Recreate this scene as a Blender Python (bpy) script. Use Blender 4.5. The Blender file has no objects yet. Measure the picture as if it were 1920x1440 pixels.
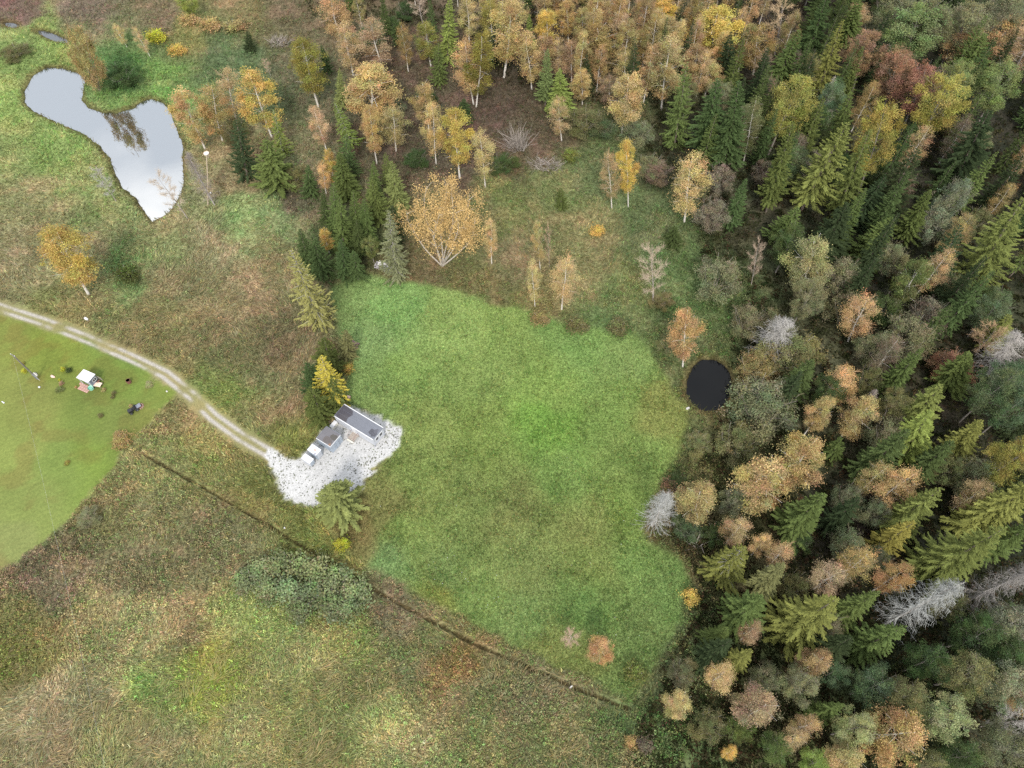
import bpy, math, random
import numpy as np

# ------------------------------------------------------------------ camera, sky, sun, exposure
scene = bpy.context.scene
COL = scene.collection
CAM_H = 115.0                      # drone height in metres
CAM_A = math.radians(31.3)         # tilt from straight down
FPX = 1332.0                       # focal length in pixels of the 1920 wide photograph
cam_data = bpy.data.cameras.new("camera")
cam = bpy.data.objects.new("camera", cam_data)
COL.objects.link(cam)
cam.location = (0, 0, CAM_H)
cam.rotation_euler = (CAM_A, 0, 0)
cam_data.sensor_width = 36.0
cam_data.lens = 36.0 * FPX / 1920.0
cam_data.clip_start = 1.0
cam_data.clip_end = 5000.0
scene.camera = cam

SUN_EL, SUN_AZ = math.radians(47), math.radians(180)   # azimuth clockwise from +Y (north)
world = bpy.data.worlds.new("World")
scene.world = world
world.use_nodes = True
wn = world.node_tree.nodes
wl = world.node_tree.links
wn.clear()
w_out = wn.new("ShaderNodeOutputWorld")
w_bg = wn.new("ShaderNodeBackground")
w_bg.inputs["Strength"].default_value = 0.11
w_sky = wn.new("ShaderNodeTexSky")
w_sky.sky_type = 'NISHITA'
w_sky.sun_disc = False
w_sky.sun_elevation = SUN_EL
w_sky.sun_rotation = SUN_AZ
w_tc = wn.new("ShaderNodeTexCoord")
w_map = wn.new("ShaderNodeMapping")
w_map.inputs["Scale"].default_value = (1.0, 1.0, 2.2)
w_noise = wn.new("ShaderNodeTexNoise")
w_noise.inputs["Scale"].default_value = 3.0
w_noise.inputs["Detail"].default_value = 5.0
w_noise.inputs["Roughness"].default_value = 0.5
w_ramp = wn.new("ShaderNodeValToRGB")
w_ramp.color_ramp.elements[0].position = 0.36
w_ramp.color_ramp.elements[0].color = (4.0, 4.4, 5.0, 1)
w_ramp.color_ramp.elements[1].position = 0.63
w_ramp.color_ramp.elements[1].color = (9.2, 9.3, 9.4, 1)
w_mix = wn.new("ShaderNodeMixRGB")
w_mix.inputs["Fac"].default_value = 0.9
wl.new(w_tc.outputs["Generated"], w_map.inputs["Vector"])
wl.new(w_map.outputs["Vector"], w_noise.inputs["Vector"])
wl.new(w_noise.outputs["Fac"], w_ramp.inputs["Fac"])
wl.new(w_sky.outputs["Color"], w_mix.inputs["Color1"])
wl.new(w_ramp.outputs["Color"], w_mix.inputs["Color2"])
wl.new(w_mix.outputs["Color"], w_bg.inputs["Color"])
wl.new(w_bg.outputs["Background"], w_out.inputs["Surface"])

sun_data = bpy.data.lights.new("sun", 'SUN')
sun_data.energy = 1.7
sun_data.angle = math.radians(11)
sun_data.color = (1.0, 0.95, 0.87)
sun = bpy.data.objects.new("sun", sun_data)
COL.objects.link(sun)
sun.location = (-60, -60, 160)
sun.rotation_euler = (math.pi / 2 - SUN_EL, 0, math.pi - SUN_AZ)

scene.view_settings.view_transform = 'Standard'
scene.view_settings.look = 'None'
scene.view_settings.gamma = 1.0
scene.view_settings.exposure = 1.15
scene.view_settings.use_curve_mapping = False
scene.render.engine = 'CYCLES'
scene.cycles.max_bounces = 5
scene.cycles.diffuse_bounces = 3
scene.cycles.glossy_bounces = 3
scene.cycles.transmission_bounces = 3
scene.cycles.use_denoising = False

# ------------------------------------------------------------------ helpers
CA, SA = math.cos(CAM_A), math.sin(CAM_A)

def ray(px, py):
    """direction of the photograph's pixel, world axes"""
    dx, dy = (px - 960.0) / FPX, (720.0 - py) / FPX
    return (dx, SA + dy * CA, -CA + dy * SA)

def at(px, py, z=0.0):
    d = ray(px, py)
    t = (z - CAM_H) / d[2]
    return (d[0] * t, d[1] * t)

def depth_of(x, y, z):
    return SA * y + CA * (CAM_H - z)

def pix(x, y, z=0.0):
    d = SA * y + CA * (CAM_H - z)
    u = CA * y - SA * (CAM_H - z)
    return 960.0 + FPX * x / d, 720.0 - FPX * u / d

def lin(c):
    c = np.asarray(c, dtype=np.float64) / 255.0
    return np.where(c <= 0.04045, c / 12.92, ((c + 0.055) / 1.055) ** 2.4)

def world_poly(pts):
    return np.array([at(x, y) for x, y in pts])

def seg_dist(P, pts, closed):
    """distance of points to a polyline, and the position along it (0..1)"""
    n = len(pts)
    best = np.full(len(P), 1e9)
    along = np.zeros(len(P))
    m = n if closed else n - 1
    for i in range(m):
        a, b = pts[i], pts[(i + 1) % n]
        ab = b - a
        L2 = max(float(ab @ ab), 1e-9)
        t = np.clip(((P - a) @ ab) / L2, 0, 1)
        d = np.hypot(P[:, 0] - a[0] - t * ab[0], P[:, 1] - a[1] - t * ab[1])
        k = d < best
        best = np.where(k, d, best)
        along = np.where(k, (i + t) / m, along)
    return best, along

def inside(P, pts):
    r = np.zeros(len(P), dtype=bool)
    n = len(pts)
    x, y = P[:, 0], P[:, 1]
    for i in range(n):
        x1, y1 = pts[i]
        x2, y2 = pts[(i + 1) % n]
        c = ((y1 > y) != (y2 > y)) & (x < (x2 - x1) * (y - y1) / ((y2 - y1) if y2 != y1 else 1e-9) + x1)
        r ^= c
    return r

def sdf(P, pts):
    d, _ = seg_dist(P, pts, True)
    return np.where(inside(P, pts), -d, d)

def _hash(ix, iy, seed):
    h = (ix.astype(np.int64) * 374761393 + iy.astype(np.int64) * 668265263 + seed * 1442695041) & 0xFFFFFFFF
    h = ((h ^ (h >> 13)) * 1274126177) & 0xFFFFFFFF
    return ((h ^ (h >> 16)) & 0xFFFF) / 65535.0

def vnoise(x, y, seed):
    ix, iy = np.floor(x), np.floor(y)
    fx, fy = x - ix, y - iy
    fx, fy = fx * fx * (3 - 2 * fx), fy * fy * (3 - 2 * fy)
    ix, iy = ix.astype(np.int64), iy.astype(np.int64)
    a, b = _hash(ix, iy, seed), _hash(ix + 1, iy, seed)
    c, d = _hash(ix, iy + 1, seed), _hash(ix + 1, iy + 1, seed)
    return (a * (1 - fx) + b * fx) * (1 - fy) + (c * (1 - fx) + d * fx) * fy

def fbm(P, size, seed, octaves=3):
    """0..1 fractal noise, SIZE metres for the largest feature"""
    s, amp, tot = 0.0, 1.0, 0.0
    x, y = P[:, 0] / size + 31.7, P[:, 1] / size + 17.3
    for o in range(octaves):
        s = s + amp * vnoise(x * 2 ** o, y * 2 ** o, seed + o * 7)
        tot += amp
        amp *= 0.55
    return s / tot

def smooth(a, b, x):
    t = np.clip((x - a) / (b - a), 0, 1)
    return t * t * (3 - 2 * t)

def mesh_np(name, V, F, colors=None, smooth_shade=False):
    """mesh from arrays; F is (m,k)"""
    V = np.asarray(V, dtype=np.float32)
    F = np.asarray(F, dtype=np.int32)
    me = bpy.data.meshes.new(name)
    m, k = F.shape
    me.vertices.add(len(V))
    me.vertices.foreach_set("co", V.ravel())
    me.loops.add(m * k)
    me.loops.foreach_set("vertex_index", F.ravel())
    me.polygons.add(m)
    me.polygons.foreach_set("loop_start", np.arange(0, m * k, k, dtype=np.int32))
    me.polygons.foreach_set("loop_total", np.full(m, k, dtype=np.int32))
    if smooth_shade:
        me.polygons.foreach_set("use_smooth", np.ones(m, dtype=bool))
    me.update(calc_edges=True)
    if colors is not None:
        at_ = me.attributes.new("tint", 'FLOAT_COLOR', 'POINT')
        c = np.ones((len(V), 4), dtype=np.float32)
        c[:, :3] = colors
        at_.data.foreach_set("color", c.ravel())
    return me

def link(name, me, mat=None, parent=None):
    o = bpy.data.objects.new(name, me)
    COL.objects.link(o)
    if mat is not None:
        me.materials.append(mat)
    if parent is not None:
        o.parent = parent
    return o

def tag(o, label=None, cat=None, group=None, kind=None):
    if label: o["label"] = label
    if cat: o["category"] = cat
    if group: o["group"] = group
    if kind: o["kind"] = kind
    return o

def thing(name, label, cat, loc=(0, 0, 0), rz=0.0, group=None):
    o = bpy.data.objects.new(name, None)
    COL.objects.link(o)
    o.location = loc
    o.rotation_euler = (0, 0, rz)
    o.empty_display_size = 0.5
    return tag(o, label, cat, group)

class MB:
    """collects boxes, prisms, tubes into one mesh (quads and n-gons)"""
    def __init__(self):
        self.v, self.f = [], []
    def poly(self, pts, faces):
        n = len(self.v)
        self.v += [tuple(p) for p in pts]
        self.f += [tuple(n + i for i in f) for f in faces]
        return self
    def box(self, c, s, rz=0.0, taper=1.0, ch=0.0):
        x, y, z = s[0] / 2, s[1] / 2, s[2] / 2
        co, si = math.cos(rz), math.sin(rz)
        pts = []
        for (a, b, h) in ((-1,-1,-1),(1,-1,-1),(1,1,-1),(-1,1,-1),(-1,-1,1),(1,-1,1),(1,1,1),(-1,1,1)):
            k = taper if h > 0 else 1.0
            px_, py_ = a * x * k, b * y * k
            pts.append((c[0] + px_ * co - py_ * si, c[1] + px_ * si + py_ * co, c[2] + h * z))
        return self.poly(pts, [(3,2,1,0),(4,5,6,7),(0,1,5,4),(1,2,6,5),(2,3,7,6),(3,0,4,7)])
    def tube(self, pts, rad, sides=6, caps=True):
        pts = [np.array(p, dtype=float) for p in pts]
        if not hasattr(rad, '__len__'):
            rad = [rad] * len(pts)
        n0 = len(self.v)
        for i, p in enumerate(pts):
            d = pts[min(i + 1, len(pts) - 1)] - pts[max(i - 1, 0)]
            d = d / (np.linalg.norm(d) + 1e-9)
            up = np.array((0, 0, 1.0)) if abs(d[2]) < 0.9 else np.array((1.0, 0, 0))
            a = np.cross(d, up); a /= np.linalg.norm(a)
            b = np.cross(d, a)
            for k in range(sides):
                t = 2 * math.pi * k / sides
                self.v.append(tuple(p + rad[i] * (math.cos(t) * a + math.sin(t) * b)))
        for i in range(len(pts) - 1):
            for k in range(sides):
                k2 = (k + 1) % sides
                self.f.append((n0 + i * sides + k, n0 + i * sides + k2, n0 + (i + 1) * sides + k2, n0 + (i + 1) * sides + k))
        if caps:
            self.f.append(tuple(n0 + k for k in range(sides))[::-1])
            self.f.append(tuple(n0 + (len(pts) - 1) * sides + k for k in range(sides)))
        return self
    def disc(self, c, r, h, sides=16, r2=None):
        return self.tube([(c[0], c[1], c[2] - h / 2), (c[0], c[1], c[2] + h / 2)], [r, r if r2 is None else r2], sides)
    def mesh(self, name):
        me = bpy.data.meshes.new(name)
        me.from_pydata(self.v, [], self.f)
        me.update()
        return me
    def build(self, name, mat, parent=None, bevel=0.0):
        o = link(name, self.mesh(name), mat, parent)
        if bevel > 0:
            md = o.modifiers.new("edge", 'BEVEL')
            md.width = bevel
            md.segments = 2
            md.limit_method = 'ANGLE'
        return o

# ------------------------------------------------------------------ materials
def new_mat(name):
    m = bpy.data.materials.new(name)
    m.use_nodes = True
    n, l = m.node_tree.nodes, m.node_tree.links
    b = n["Principled BSDF"]
    return m, n, l, b

def mat_plain(name, rgb, rough=0.7, var=0.15, scale=3.0, metal=0.0, bump=0.0):
    """plain coloured surface with uneven tone"""
    m, n, l, b = new_mat(name)
    tc = n.new("ShaderNodeTexCoord")
    nz = n.new("ShaderNodeTexNoise")
    nz.inputs["Scale"].default_value = scale
    nz.inputs["Detail"].default_value = 6
    l.new(tc.outputs["Object"], nz.inputs["Vector"])
    rp = n.new("ShaderNodeMapRange")
    rp.inputs["From Min"].default_value = 0.3
    rp.inputs["From Max"].default_value = 0.7
    rp.inputs["To Min"].default_value = 1 - var
    rp.inputs["To Max"].default_value = 1 + var
    l.new(nz.outputs["Fac"], rp.inputs["Value"])
    mx = n.new("ShaderNodeVectorMath"); mx.operation = 'MULTIPLY'
    mx.inputs[0].default_value = rgb
    l.new(rp.outputs["Result"], mx.inputs[1])
    l.new(mx.outputs["Vector"], b.inputs["Base Color"])
    b.inputs["Roughness"].default_value = rough
    b.inputs["Metallic"].default_value = metal
    if bump > 0:
        bp = n.new("ShaderNodeBump")
        bp.inputs["Strength"].default_value = bump
        bp.inputs["Distance"].default_value = 0.05
        l.new(nz.outputs["Fac"], bp.inputs["Height"])
        l.new(bp.outputs["Normal"], b.inputs["Normal"])
    return m

def mat_leaf(name, transl=0.3, objcol=True):
    """leaf: the tree's own colour times each leaf's tint, partly letting light through"""
    m = bpy.data.materials.new(name)
    m.use_nodes = True
    n, l = m.node_tree.nodes, m.node_tree.links
    n.clear()
    out = n.new("ShaderNodeOutputMaterial")
    at_ = n.new("ShaderNodeAttribute"); at_.attribute_name = "tint"
    src = at_.outputs["Color"]
    if objcol:
        oi = n.new("ShaderNodeObjectInfo")
        mx = n.new("ShaderNodeVectorMath"); mx.operation = 'MULTIPLY'
        l.new(oi.outputs["Color"], mx.inputs[0]); l.new(src, mx.inputs[1])
        src = mx.outputs["Vector"]
    d = n.new("ShaderNodeBsdfDiffuse"); t = n.new("ShaderNodeBsdfTranslucent")
    mixs = n.new("ShaderNodeMixShader"); mixs.inputs["Fac"].default_value = transl
    l.new(src, d.inputs["Color"]); l.new(src, t.inputs["Color"])
    l.new(d.outputs[0], mixs.inputs[1]); l.new(t.outputs[0], mixs.inputs[2])
    l.new(mixs.outputs[0], out.inputs["Surface"])
    return m

def mat_ground(name, fine=6.0, coarse=0.9, lo=0.72, hi=1.28, bump=0.6, dist=0.12, rough=0.95, cells=3.4, speck=0.35):
    """colour from the ground's own cover, broken up by fine noise"""
    m, n, l, b = new_mat(name)
    at_ = n.new("ShaderNodeAttribute"); at_.attribute_name = "tint"
    geo = n.new("ShaderNodeNewGeometry")
    nz = n.new("ShaderNodeTexNoise"); nz.inputs["Scale"].default_value = fine; nz.inputs["Detail"].default_value = 4
    nz2 = n.new("ShaderNodeTexNoise"); nz2.inputs["Scale"].default_value = coarse; nz2.inputs["Detail"].default_value = 5
    l.new(geo.outputs["Position"], nz.inputs["Vector"]); l.new(geo.outputs["Position"], nz2.inputs["Vector"])
    ad = n.new("ShaderNodeMath"); ad.operation = 'ADD'
    l.new(nz.outputs["Fac"], ad.inputs[0]); l.new(nz2.outputs["Fac"], ad.inputs[1])
    rp = n.new("ShaderNodeMapRange")
    rp.inputs["From Min"].default_value = 0.7; rp.inputs["From Max"].default_value = 1.3
    rp.inputs["To Min"].default_value = lo; rp.inputs["To Max"].default_value = hi
    l.new(ad.outputs[0], rp.inputs["Value"])
    # single leaves and tufts too small to build: speckle of cells
    vo = n.new("ShaderNodeTexVoronoi"); vo.inputs["Scale"].default_value = cells; vo.inputs["Randomness"].default_value = 1.0
    l.new(geo.outputs["Position"], vo.inputs["Vector"])
    sx = n.new("ShaderNodeSeparateColor"); l.new(vo.outputs["Color"], sx.inputs[0])
    vr = n.new("ShaderNodeMapRange"); vr.inputs["To Min"].default_value = 1 - speck; vr.inputs["To Max"].default_value = 1 + speck
    l.new(sx.outputs[0], vr.inputs["Value"])
    mm = n.new("ShaderNodeMath"); mm.operation = 'MULTIPLY'
    l.new(rp.outputs["Result"], mm.inputs[0]); l.new(vr.outputs["Result"], mm.inputs[1])
    mx = n.new("ShaderNodeVectorMath"); mx.operation = 'MULTIPLY'
    l.new(at_.outputs["Color"], mx.inputs[0]); l.new(mm.outputs[0], mx.inputs[1])
    l.new(mx.outputs["Vector"], b.inputs["Base Color"])
    b.inputs["Roughness"].default_value = rough
    b.inputs["Specular IOR Level"].default_value = 0.1
    bp = n.new("ShaderNodeBump"); bp.inputs["Strength"].default_value = bump; bp.inputs["Distance"].default_value = dist
    l.new(ad.outputs[0], bp.inputs["Height"]); l.new(bp.outputs["Normal"], b.inputs["Normal"])
    return m

# ------------------------------------------------------------------ the lie of the land (outlines read off the photograph, laid on the ground)
FIELD = world_poly([(618,540),(650,520),(700,515),(740,525),(800,535),(870,550),(960,578),(1050,600),(1120,610),(1180,625),(1215,650),(1235,690),
    (1260,730),(1285,765),(1290,800),(1270,850),(1245,900),(1225,945),(1205,990),(1225,1015),(1270,1045),(1292,1090),(1285,1150),(1250,1215),
    (1210,1275),(1180,1315),(1140,1300),(1075,1268),(990,1222),(900,1175),(820,1132),(740,1090),(690,1060),(650,1030),(612,990),(640,965),(680,925),
    (698,887),(730,853),(752,815),(740,798),(702,776),(655,757),(640,738),(652,700),(645,650),(628,590)])
LAWN = world_poly([(-90,560),(0,590),(60,605),(130,628),(200,655),(270,690),(330,735),(290,775),(235,835),(215,870),(150,950),(80,1020),(0,1065),(-120,1110)])
TRACK = world_poly([(-110,545),(0,577),(80,603),(170,638),(240,668),(310,702),(360,742),(400,782),(450,818),(505,850)])
YARD = world_poly([(496,845),(503,839),(512,843),(528,857),(550,862),(563,857),(580,842),(600,815),(622,792),(632,778),(655,760),(680,772),(702,778),(725,787),
    (740,798),(755,803),(750,820),(745,835),(730,853),(705,868),(698,887),(683,898),(677,923),(660,937),(625,948),(590,953),(555,942),(535,932),(522,903),(508,880),(497,857)])
POND = world_poly([(85,125),(60,140),(46,165),(45,190),(60,205),(100,225),(150,245),(185,270),(205,295),(215,325),(230,350),(255,370),(270,395),(285,413),
    (300,405),(320,390),(335,365),(342,340),(342,300),(340,265),(330,240),(320,210),(305,190),(280,182),(262,190),(250,200),(215,210),(190,210),(165,200),
    (152,185),(155,160),(158,145),(140,133),(110,125)])
DARK = world_poly([(1318,672),(1340,673),(1357,682),(1369,697),(1373,716),(1370,736),(1362,753),(1348,766),(1332,770),(1315,766),(1299,754),(1288,738),(1288,718),(1294,698),(1304,682)])
CREEK = world_poly([(66,55),(84,56),(104,63),(126,73),(124,79),(100,74),(78,64)])
CREEK2 = world_poly([(6,40),(20,40),(34,44),(30,50),(12,48)])
DITCH = world_poly([(265,850),(330,885),(400,925),(470,965),(560,1020),(640,1065),(700,1105),(800,1160),(900,1212),(1000,1255),(1080,1290),(1180,1330)])
DITCH2 = world_poly([(1180,1330),(1215,1290),(1260,1230),(1310,1160)])
FOREST = world_poly([(1240,180),(1235,290),(1300,340),(1330,470),(1410,560),(1400,650),(1385,760),(1330,880),(1265,960),(1290,1040),(1330,1130),(1290,1230),(1240,1330),
    (1200,1440),(1190,1560),(2300,1560),(2600,-60),(560,-60),(600,30),(840,40),(900,140),(1100,180)])

FIELD_LINES = [world_poly(q) for q in ([(760,830),(860,870),(1000,900),(1200,910)], [(700,960),(830,930),(980,960),(1150,1010)], [(930,650),(900,760),(880,900),(900,1050)], [(820,1080),(950,1120),(1100,1130),(1200,1100)])]
ROUGH_PTS = [(30,20,105,85,70),(150,15,110,95,75),(300,30,110,95,70),(450,30,112,100,65),(560,40,95,85,60),(100,70,120,132,70),(30,90,115,128,70),(30,200,125,138,75),
(20,300,122,128,75),(100,280,115,127,70),(180,350,115,122,72),(60,400,127,121,80),(250,180,105,122,65),(300,160,108,130,68),(230,140,82,105,58),(300,100,98,105,62),
(400,100,85,95,60),(450,150,80,92,58),(350,60,110,105,60),(550,140,85,85,58),(440,330,130,115,80),(450,400,115,132,78),(520,400,112,122,75),(400,450,130,122,85),
(300,450,125,125,80),(150,480,125,120,80),(40,480,132,122,85),(240,500,103,122,70),(330,520,122,116,78),(450,560,132,118,82),(520,500,115,110,72),(550,380,92,82,62),
(300,600,122,114,72),(420,650,110,106,68),(500,700,112,108,70),(540,640,100,92,62),(100,580,120,118,70),(540,760,117,106,70),(480,780,115,112,68),(430,735,108,115,60),(560,830,115,114,60),
(480,900,110,110,60),(450,850,117,110,65),(570,970,112,112,60),(600,1010,115,118,62),
(330,800,121,111,70),(380,850,117,115,66),(300,880,121,119,73),(200,950,117,110,70),(300,960,119,112,73),(400,980,116,108,73),(150,1030,107,99,68),(60,1070,106,96,70),(100,1120,110,99,72),
(250,1080,117,106,74),(350,1040,117,108,73),(420,1050,123,116,78),(30,1160,111,105,63),(150,1170,123,120,76),(80,1230,117,113,65),(30,1230,112,107,58),
(250,1180,135,130,85),(350,1190,128,118,78),(450,1160,135,140,80),(400,1240,136,142,64),(390,1300,140,145,66),(280,1290,124,140,75),(180,1280,140,131,90),(100,1330,150,141,100),
(60,1400,150,140,98),(200,1380,138,136,85),(300,1400,139,135,88),(450,1380,138,137,85),(550,1240,128,131,78),(560,1320,122,126,72),(600,1400,130,129,75),(680,1280,115,116,68),
(720,1350,136,138,83),(650,1200,122,126,70),(780,1400,131,129,83),
(720,1140,107,99,69),(800,1210,104,103,63),(850,1250,116,97,60),(760,1250,100,106,65),(900,1300,107,105,67),(1000,1320,109,102,70),(900,1400,109,110,67),(1050,1380,106,106,65),
(1150,1400,101,100,63),(1200,1360,86,96,57),(1250,1260,92,96,60),(1280,1380,84,96,55),
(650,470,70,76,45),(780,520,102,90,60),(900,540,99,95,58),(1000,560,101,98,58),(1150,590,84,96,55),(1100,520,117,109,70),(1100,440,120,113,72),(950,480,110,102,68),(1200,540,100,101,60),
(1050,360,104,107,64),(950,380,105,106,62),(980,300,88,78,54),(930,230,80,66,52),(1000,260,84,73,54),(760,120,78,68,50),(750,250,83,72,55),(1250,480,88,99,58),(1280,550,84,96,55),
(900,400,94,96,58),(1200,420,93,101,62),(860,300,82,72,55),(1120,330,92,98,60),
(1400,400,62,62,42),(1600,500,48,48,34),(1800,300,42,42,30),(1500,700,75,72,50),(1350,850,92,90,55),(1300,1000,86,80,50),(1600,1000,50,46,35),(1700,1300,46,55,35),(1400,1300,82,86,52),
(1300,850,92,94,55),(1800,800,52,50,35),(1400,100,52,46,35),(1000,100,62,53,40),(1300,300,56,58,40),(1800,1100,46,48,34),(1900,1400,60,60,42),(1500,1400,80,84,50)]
FIELD_PTS = [(680,560,112,136,72),(750,570,115,146,76),(830,590,120,141,72),(950,620,112,133,65),(1080,640,105,132,65),(1180,670,108,130,66),(700,640,110,135,74),(690,710,108,131,68),
(780,700,115,139,68),(900,700,113,133,66),(1030,720,110,133,62),(1150,760,108,131,62),(1240,780,113,121,60),(800,800,115,131,65),(900,820,112,131,62),(1020,790,106,139,58),
(1060,880,105,129,62),(1200,850,108,129,62),(780,900,110,126,62),(740,960,110,112,60),(680,990,117,110,62),(760,1000,110,129,62),(870,930,105,121,60),(960,960,113,123,64),
(1100,980,115,126,64),(1180,960,105,126,58),(720,1060,106,132,72),(830,1080,105,126,65),(900,1110,105,126,62),(1000,1080,109,123,64),(1120,1080,110,126,62),(1210,1080,106,130,64),
(1250,1120,100,124,62),(980,1160,105,126,65),(1100,1150,97,124,60),(1200,1200,98,118,60),(1100,1250,108,119,60),(1020,1220,109,119,60),(1160,1290,100,119,60),(820,1110,117,126,58),(640,560,98,118,62)]
LAWN_PTS = [(20,620,135,146,68),(120,660,131,146,62),(220,700,122,145,64),(300,730,132,148,66),(50,750,141,150,75),(150,780,122,139,65),(230,790,121,136,65),(30,850,143,157,78),
(100,870,130,150,72),(180,860,128,150,65),(60,960,139,154,78),(20,1030,139,149,82),(280,770,128,145,68)]

KG = 0.435      # from the picture's brightness to the ground's own colour

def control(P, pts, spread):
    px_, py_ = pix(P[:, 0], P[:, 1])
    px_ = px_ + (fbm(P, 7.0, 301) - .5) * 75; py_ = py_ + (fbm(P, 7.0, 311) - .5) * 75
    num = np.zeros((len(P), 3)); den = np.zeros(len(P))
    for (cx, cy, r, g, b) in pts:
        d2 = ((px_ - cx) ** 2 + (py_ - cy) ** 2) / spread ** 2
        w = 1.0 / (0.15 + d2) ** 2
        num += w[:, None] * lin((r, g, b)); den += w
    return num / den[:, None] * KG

def regions(P):
    """signed distances (ragged like the real edges) and the track's ruts"""
    wob = (fbm(P, 3.0, 5) - 0.5) * 1.6
    wob2 = (fbm(P, 1.2, 9) - 0.5) * 1.6
    R = {}
    R['field'] = sdf(P, FIELD) + wob * 1.5
    R['lawn'] = sdf(P, LAWN) + wob * 1.7
    R['yard'] = sdf(P, YARD) + wob2 * 1.1
    R['pond'] = sdf(P, POND) + wob2 * 0.55
    R['dark'] = sdf(P, DARK) + wob2 * 0.3
    R['creek'] = np.minimum(sdf(P, CREEK), sdf(P, CREEK2)) + wob2 * 0.3
    R['forest'] = sdf(P, FOREST) + wob * 3
    R['track'], R['track_t'] = seg_dist(P, TRACK, False)
    d1, _ = seg_dist(P, DITCH, False)
    d2, _ = seg_dist(P, DITCH2, False)
    R['ditch'] = np.minimum(d1 + wob2 * 0.35, d2 + 0.3 + wob2 * .3)
    return R

def height(P, R):
    z = (fbm(P, 9.0, 21) - 0.5) * 0.35
    calm = np.minimum.reduce([smooth(0, 3, R['yard']), smooth(1.0, 3.0, R['track']), smooth(1, 6, np.minimum(R['pond'], R['dark']))])
    z = z * calm
    bank = np.clip(-0.45 + np.minimum.reduce([R['pond'], R['dark'], R['creek']]) * 0.5, -1.6, 0)
    z = np.minimum(z, bank) + 0.0
    z = z - 0.45 * smooth(0.5, 0.1, R['ditch'])
    return z

GRAVEL = lin((236, 235, 233)) * KG * 1.14
def ground_color(P, R):
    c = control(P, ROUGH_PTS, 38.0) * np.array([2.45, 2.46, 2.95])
    n1, n2, n3 = fbm(P, 6.0, 41), fbm(P, 2.0, 43), fbm(P, 14.0, 47, 4)
    # dry straw and green patches alternate in the rough meadow
    dry = smooth(0.47, 0.62, n1 * 0.6 + n2 * 0.4)
    c = c * (1 + (dry[:, None] - 0.45) * np.array([0.34, 0.16, 0.26]))
    c = c * (0.82 + 0.36 * n3)[:, None]
    brown = smooth(0.56, 0.68, fbm(P, 11.0, 53, 4))[:, None] * 0.35
    c = c * (1 - brown * np.array([0.05, 0.12, 0.05]))
    fc = control(P, FIELD_PTS, 40.0) * np.array([2.04, 1.94, 2.45])
    fn, fn2 = fbm(P, 8.0, 61, 4), fbm(P, 1.6, 63)
    fc = fc * (0.84 + 0.32 * fn)[:, None] * (1 + (fn2 - 0.5)[:, None] * np.array([0.36, 0.22, 0.34]))
    for pl in FIELD_LINES:      # faint old wheel lines
        dl, _ = seg_dist(P, pl, False)
        fc = fc * (1 - 0.2 * np.exp(-((np.abs(dl + (fbm(P, 6, 67) - .5) * 5) - .7) / .3) ** 2) * smooth(.35, .6, fbm(P, 5, 69)))[:, None]
    lc = control(P, LAWN_PTS, 40.0) * np.array([1.3, 1.27, 1.5])
    ln = fbm(P, 7.0, 71, 4)
    ang = math.radians(-27)
    u = P[:, 0] * -math.sin(ang) + P[:, 1] * math.cos(ang)
    mow = np.sin(u * 2 * math.pi / 1.1 + 1.3 * fbm(P, 5, 73)) * 0.5 + 0.5
    lb = smooth(0.5, 0.66, fbm(P, 4.0, 77, 4))[:, None]
    lc = lc * (1 - lb * np.array([0.02, 0.16, 0.10]))
    lc = lc * (0.84 + 0.32 * ln)[:, None] * (0.9 + 0.2 * fbm(P, 1.2, 79))[:, None] * (1 + (mow[:, None] - 0.5) * np.array([0.13, 0.09, 0.1]))
    def put(c, new, k):
        return c * (1 - k[:, None]) + new * k[:, None]
    c = put(c, fc, smooth(0.9, -0.9, R['field']))
    c = put(c, lc, smooth(0.6, -0.4, R['lawn']))
    # track: two wheel ruts of pale gravel, drier grass beside and between
    side = R['track']
    patch = fbm(P, 3.5, 81)
    worn = np.interp(R['track_t'], [0, .12, .2, .42, .55, .72, .8, .9, 1], [1.0, .85, .65, .7, 1.05, .75, 1.05, .8, .85])
    rut = np.exp(-((side - 0.7) / 0.36) ** 2) * smooth(0.86, 0.42, patch + 0.42 - worn * 0.5)
    verge = smooth(2.3, 1.0, side + (patch - .5) * 1.6)
    c = put(c, lin((166, 156, 110)) * KG * 1.25, verge * 0.6 * smooth(2, 0.5, -R['lawn'] + 1.0))
    c = put(c, lin((216, 209, 199)) * KG * 1.1, np.clip(rut * 1.25, 0, 1))
    # the white gravel yard
    gn = fbm(P, 0.8, 91)
    g = GRAVEL * (0.9 + 0.2 * gn)[:, None] * (0.86 + 0.2 * fbm(P, 7, 93))[:, None]
    c = put(c, g, smooth(0.35, -0.35, R['yard']))
    # mud and peat by the water; the ditch coloured darker, with a tan rim
    wet = np.minimum.reduce([R['pond'], R['dark'], R['creek']])
    c = put(c, lin((132, 116, 78)) * KG, smooth(1.6, 0.5, wet) * 0.7)
    c = put(c, lin((52, 42, 30)) * KG, smooth(0.35, -0.1, wet))
    c = put(c, lin((150, 130, 88)) * KG, np.exp(-((R['ditch'] - 0.85) / 0.3) ** 2) * 0.25)
    c = put(c, lin((100, 86, 54)) * KG, smooth(0.42, 0.15, R['ditch']) * 0.85)
    return np.clip(c, 0.004, 0.8)

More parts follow.
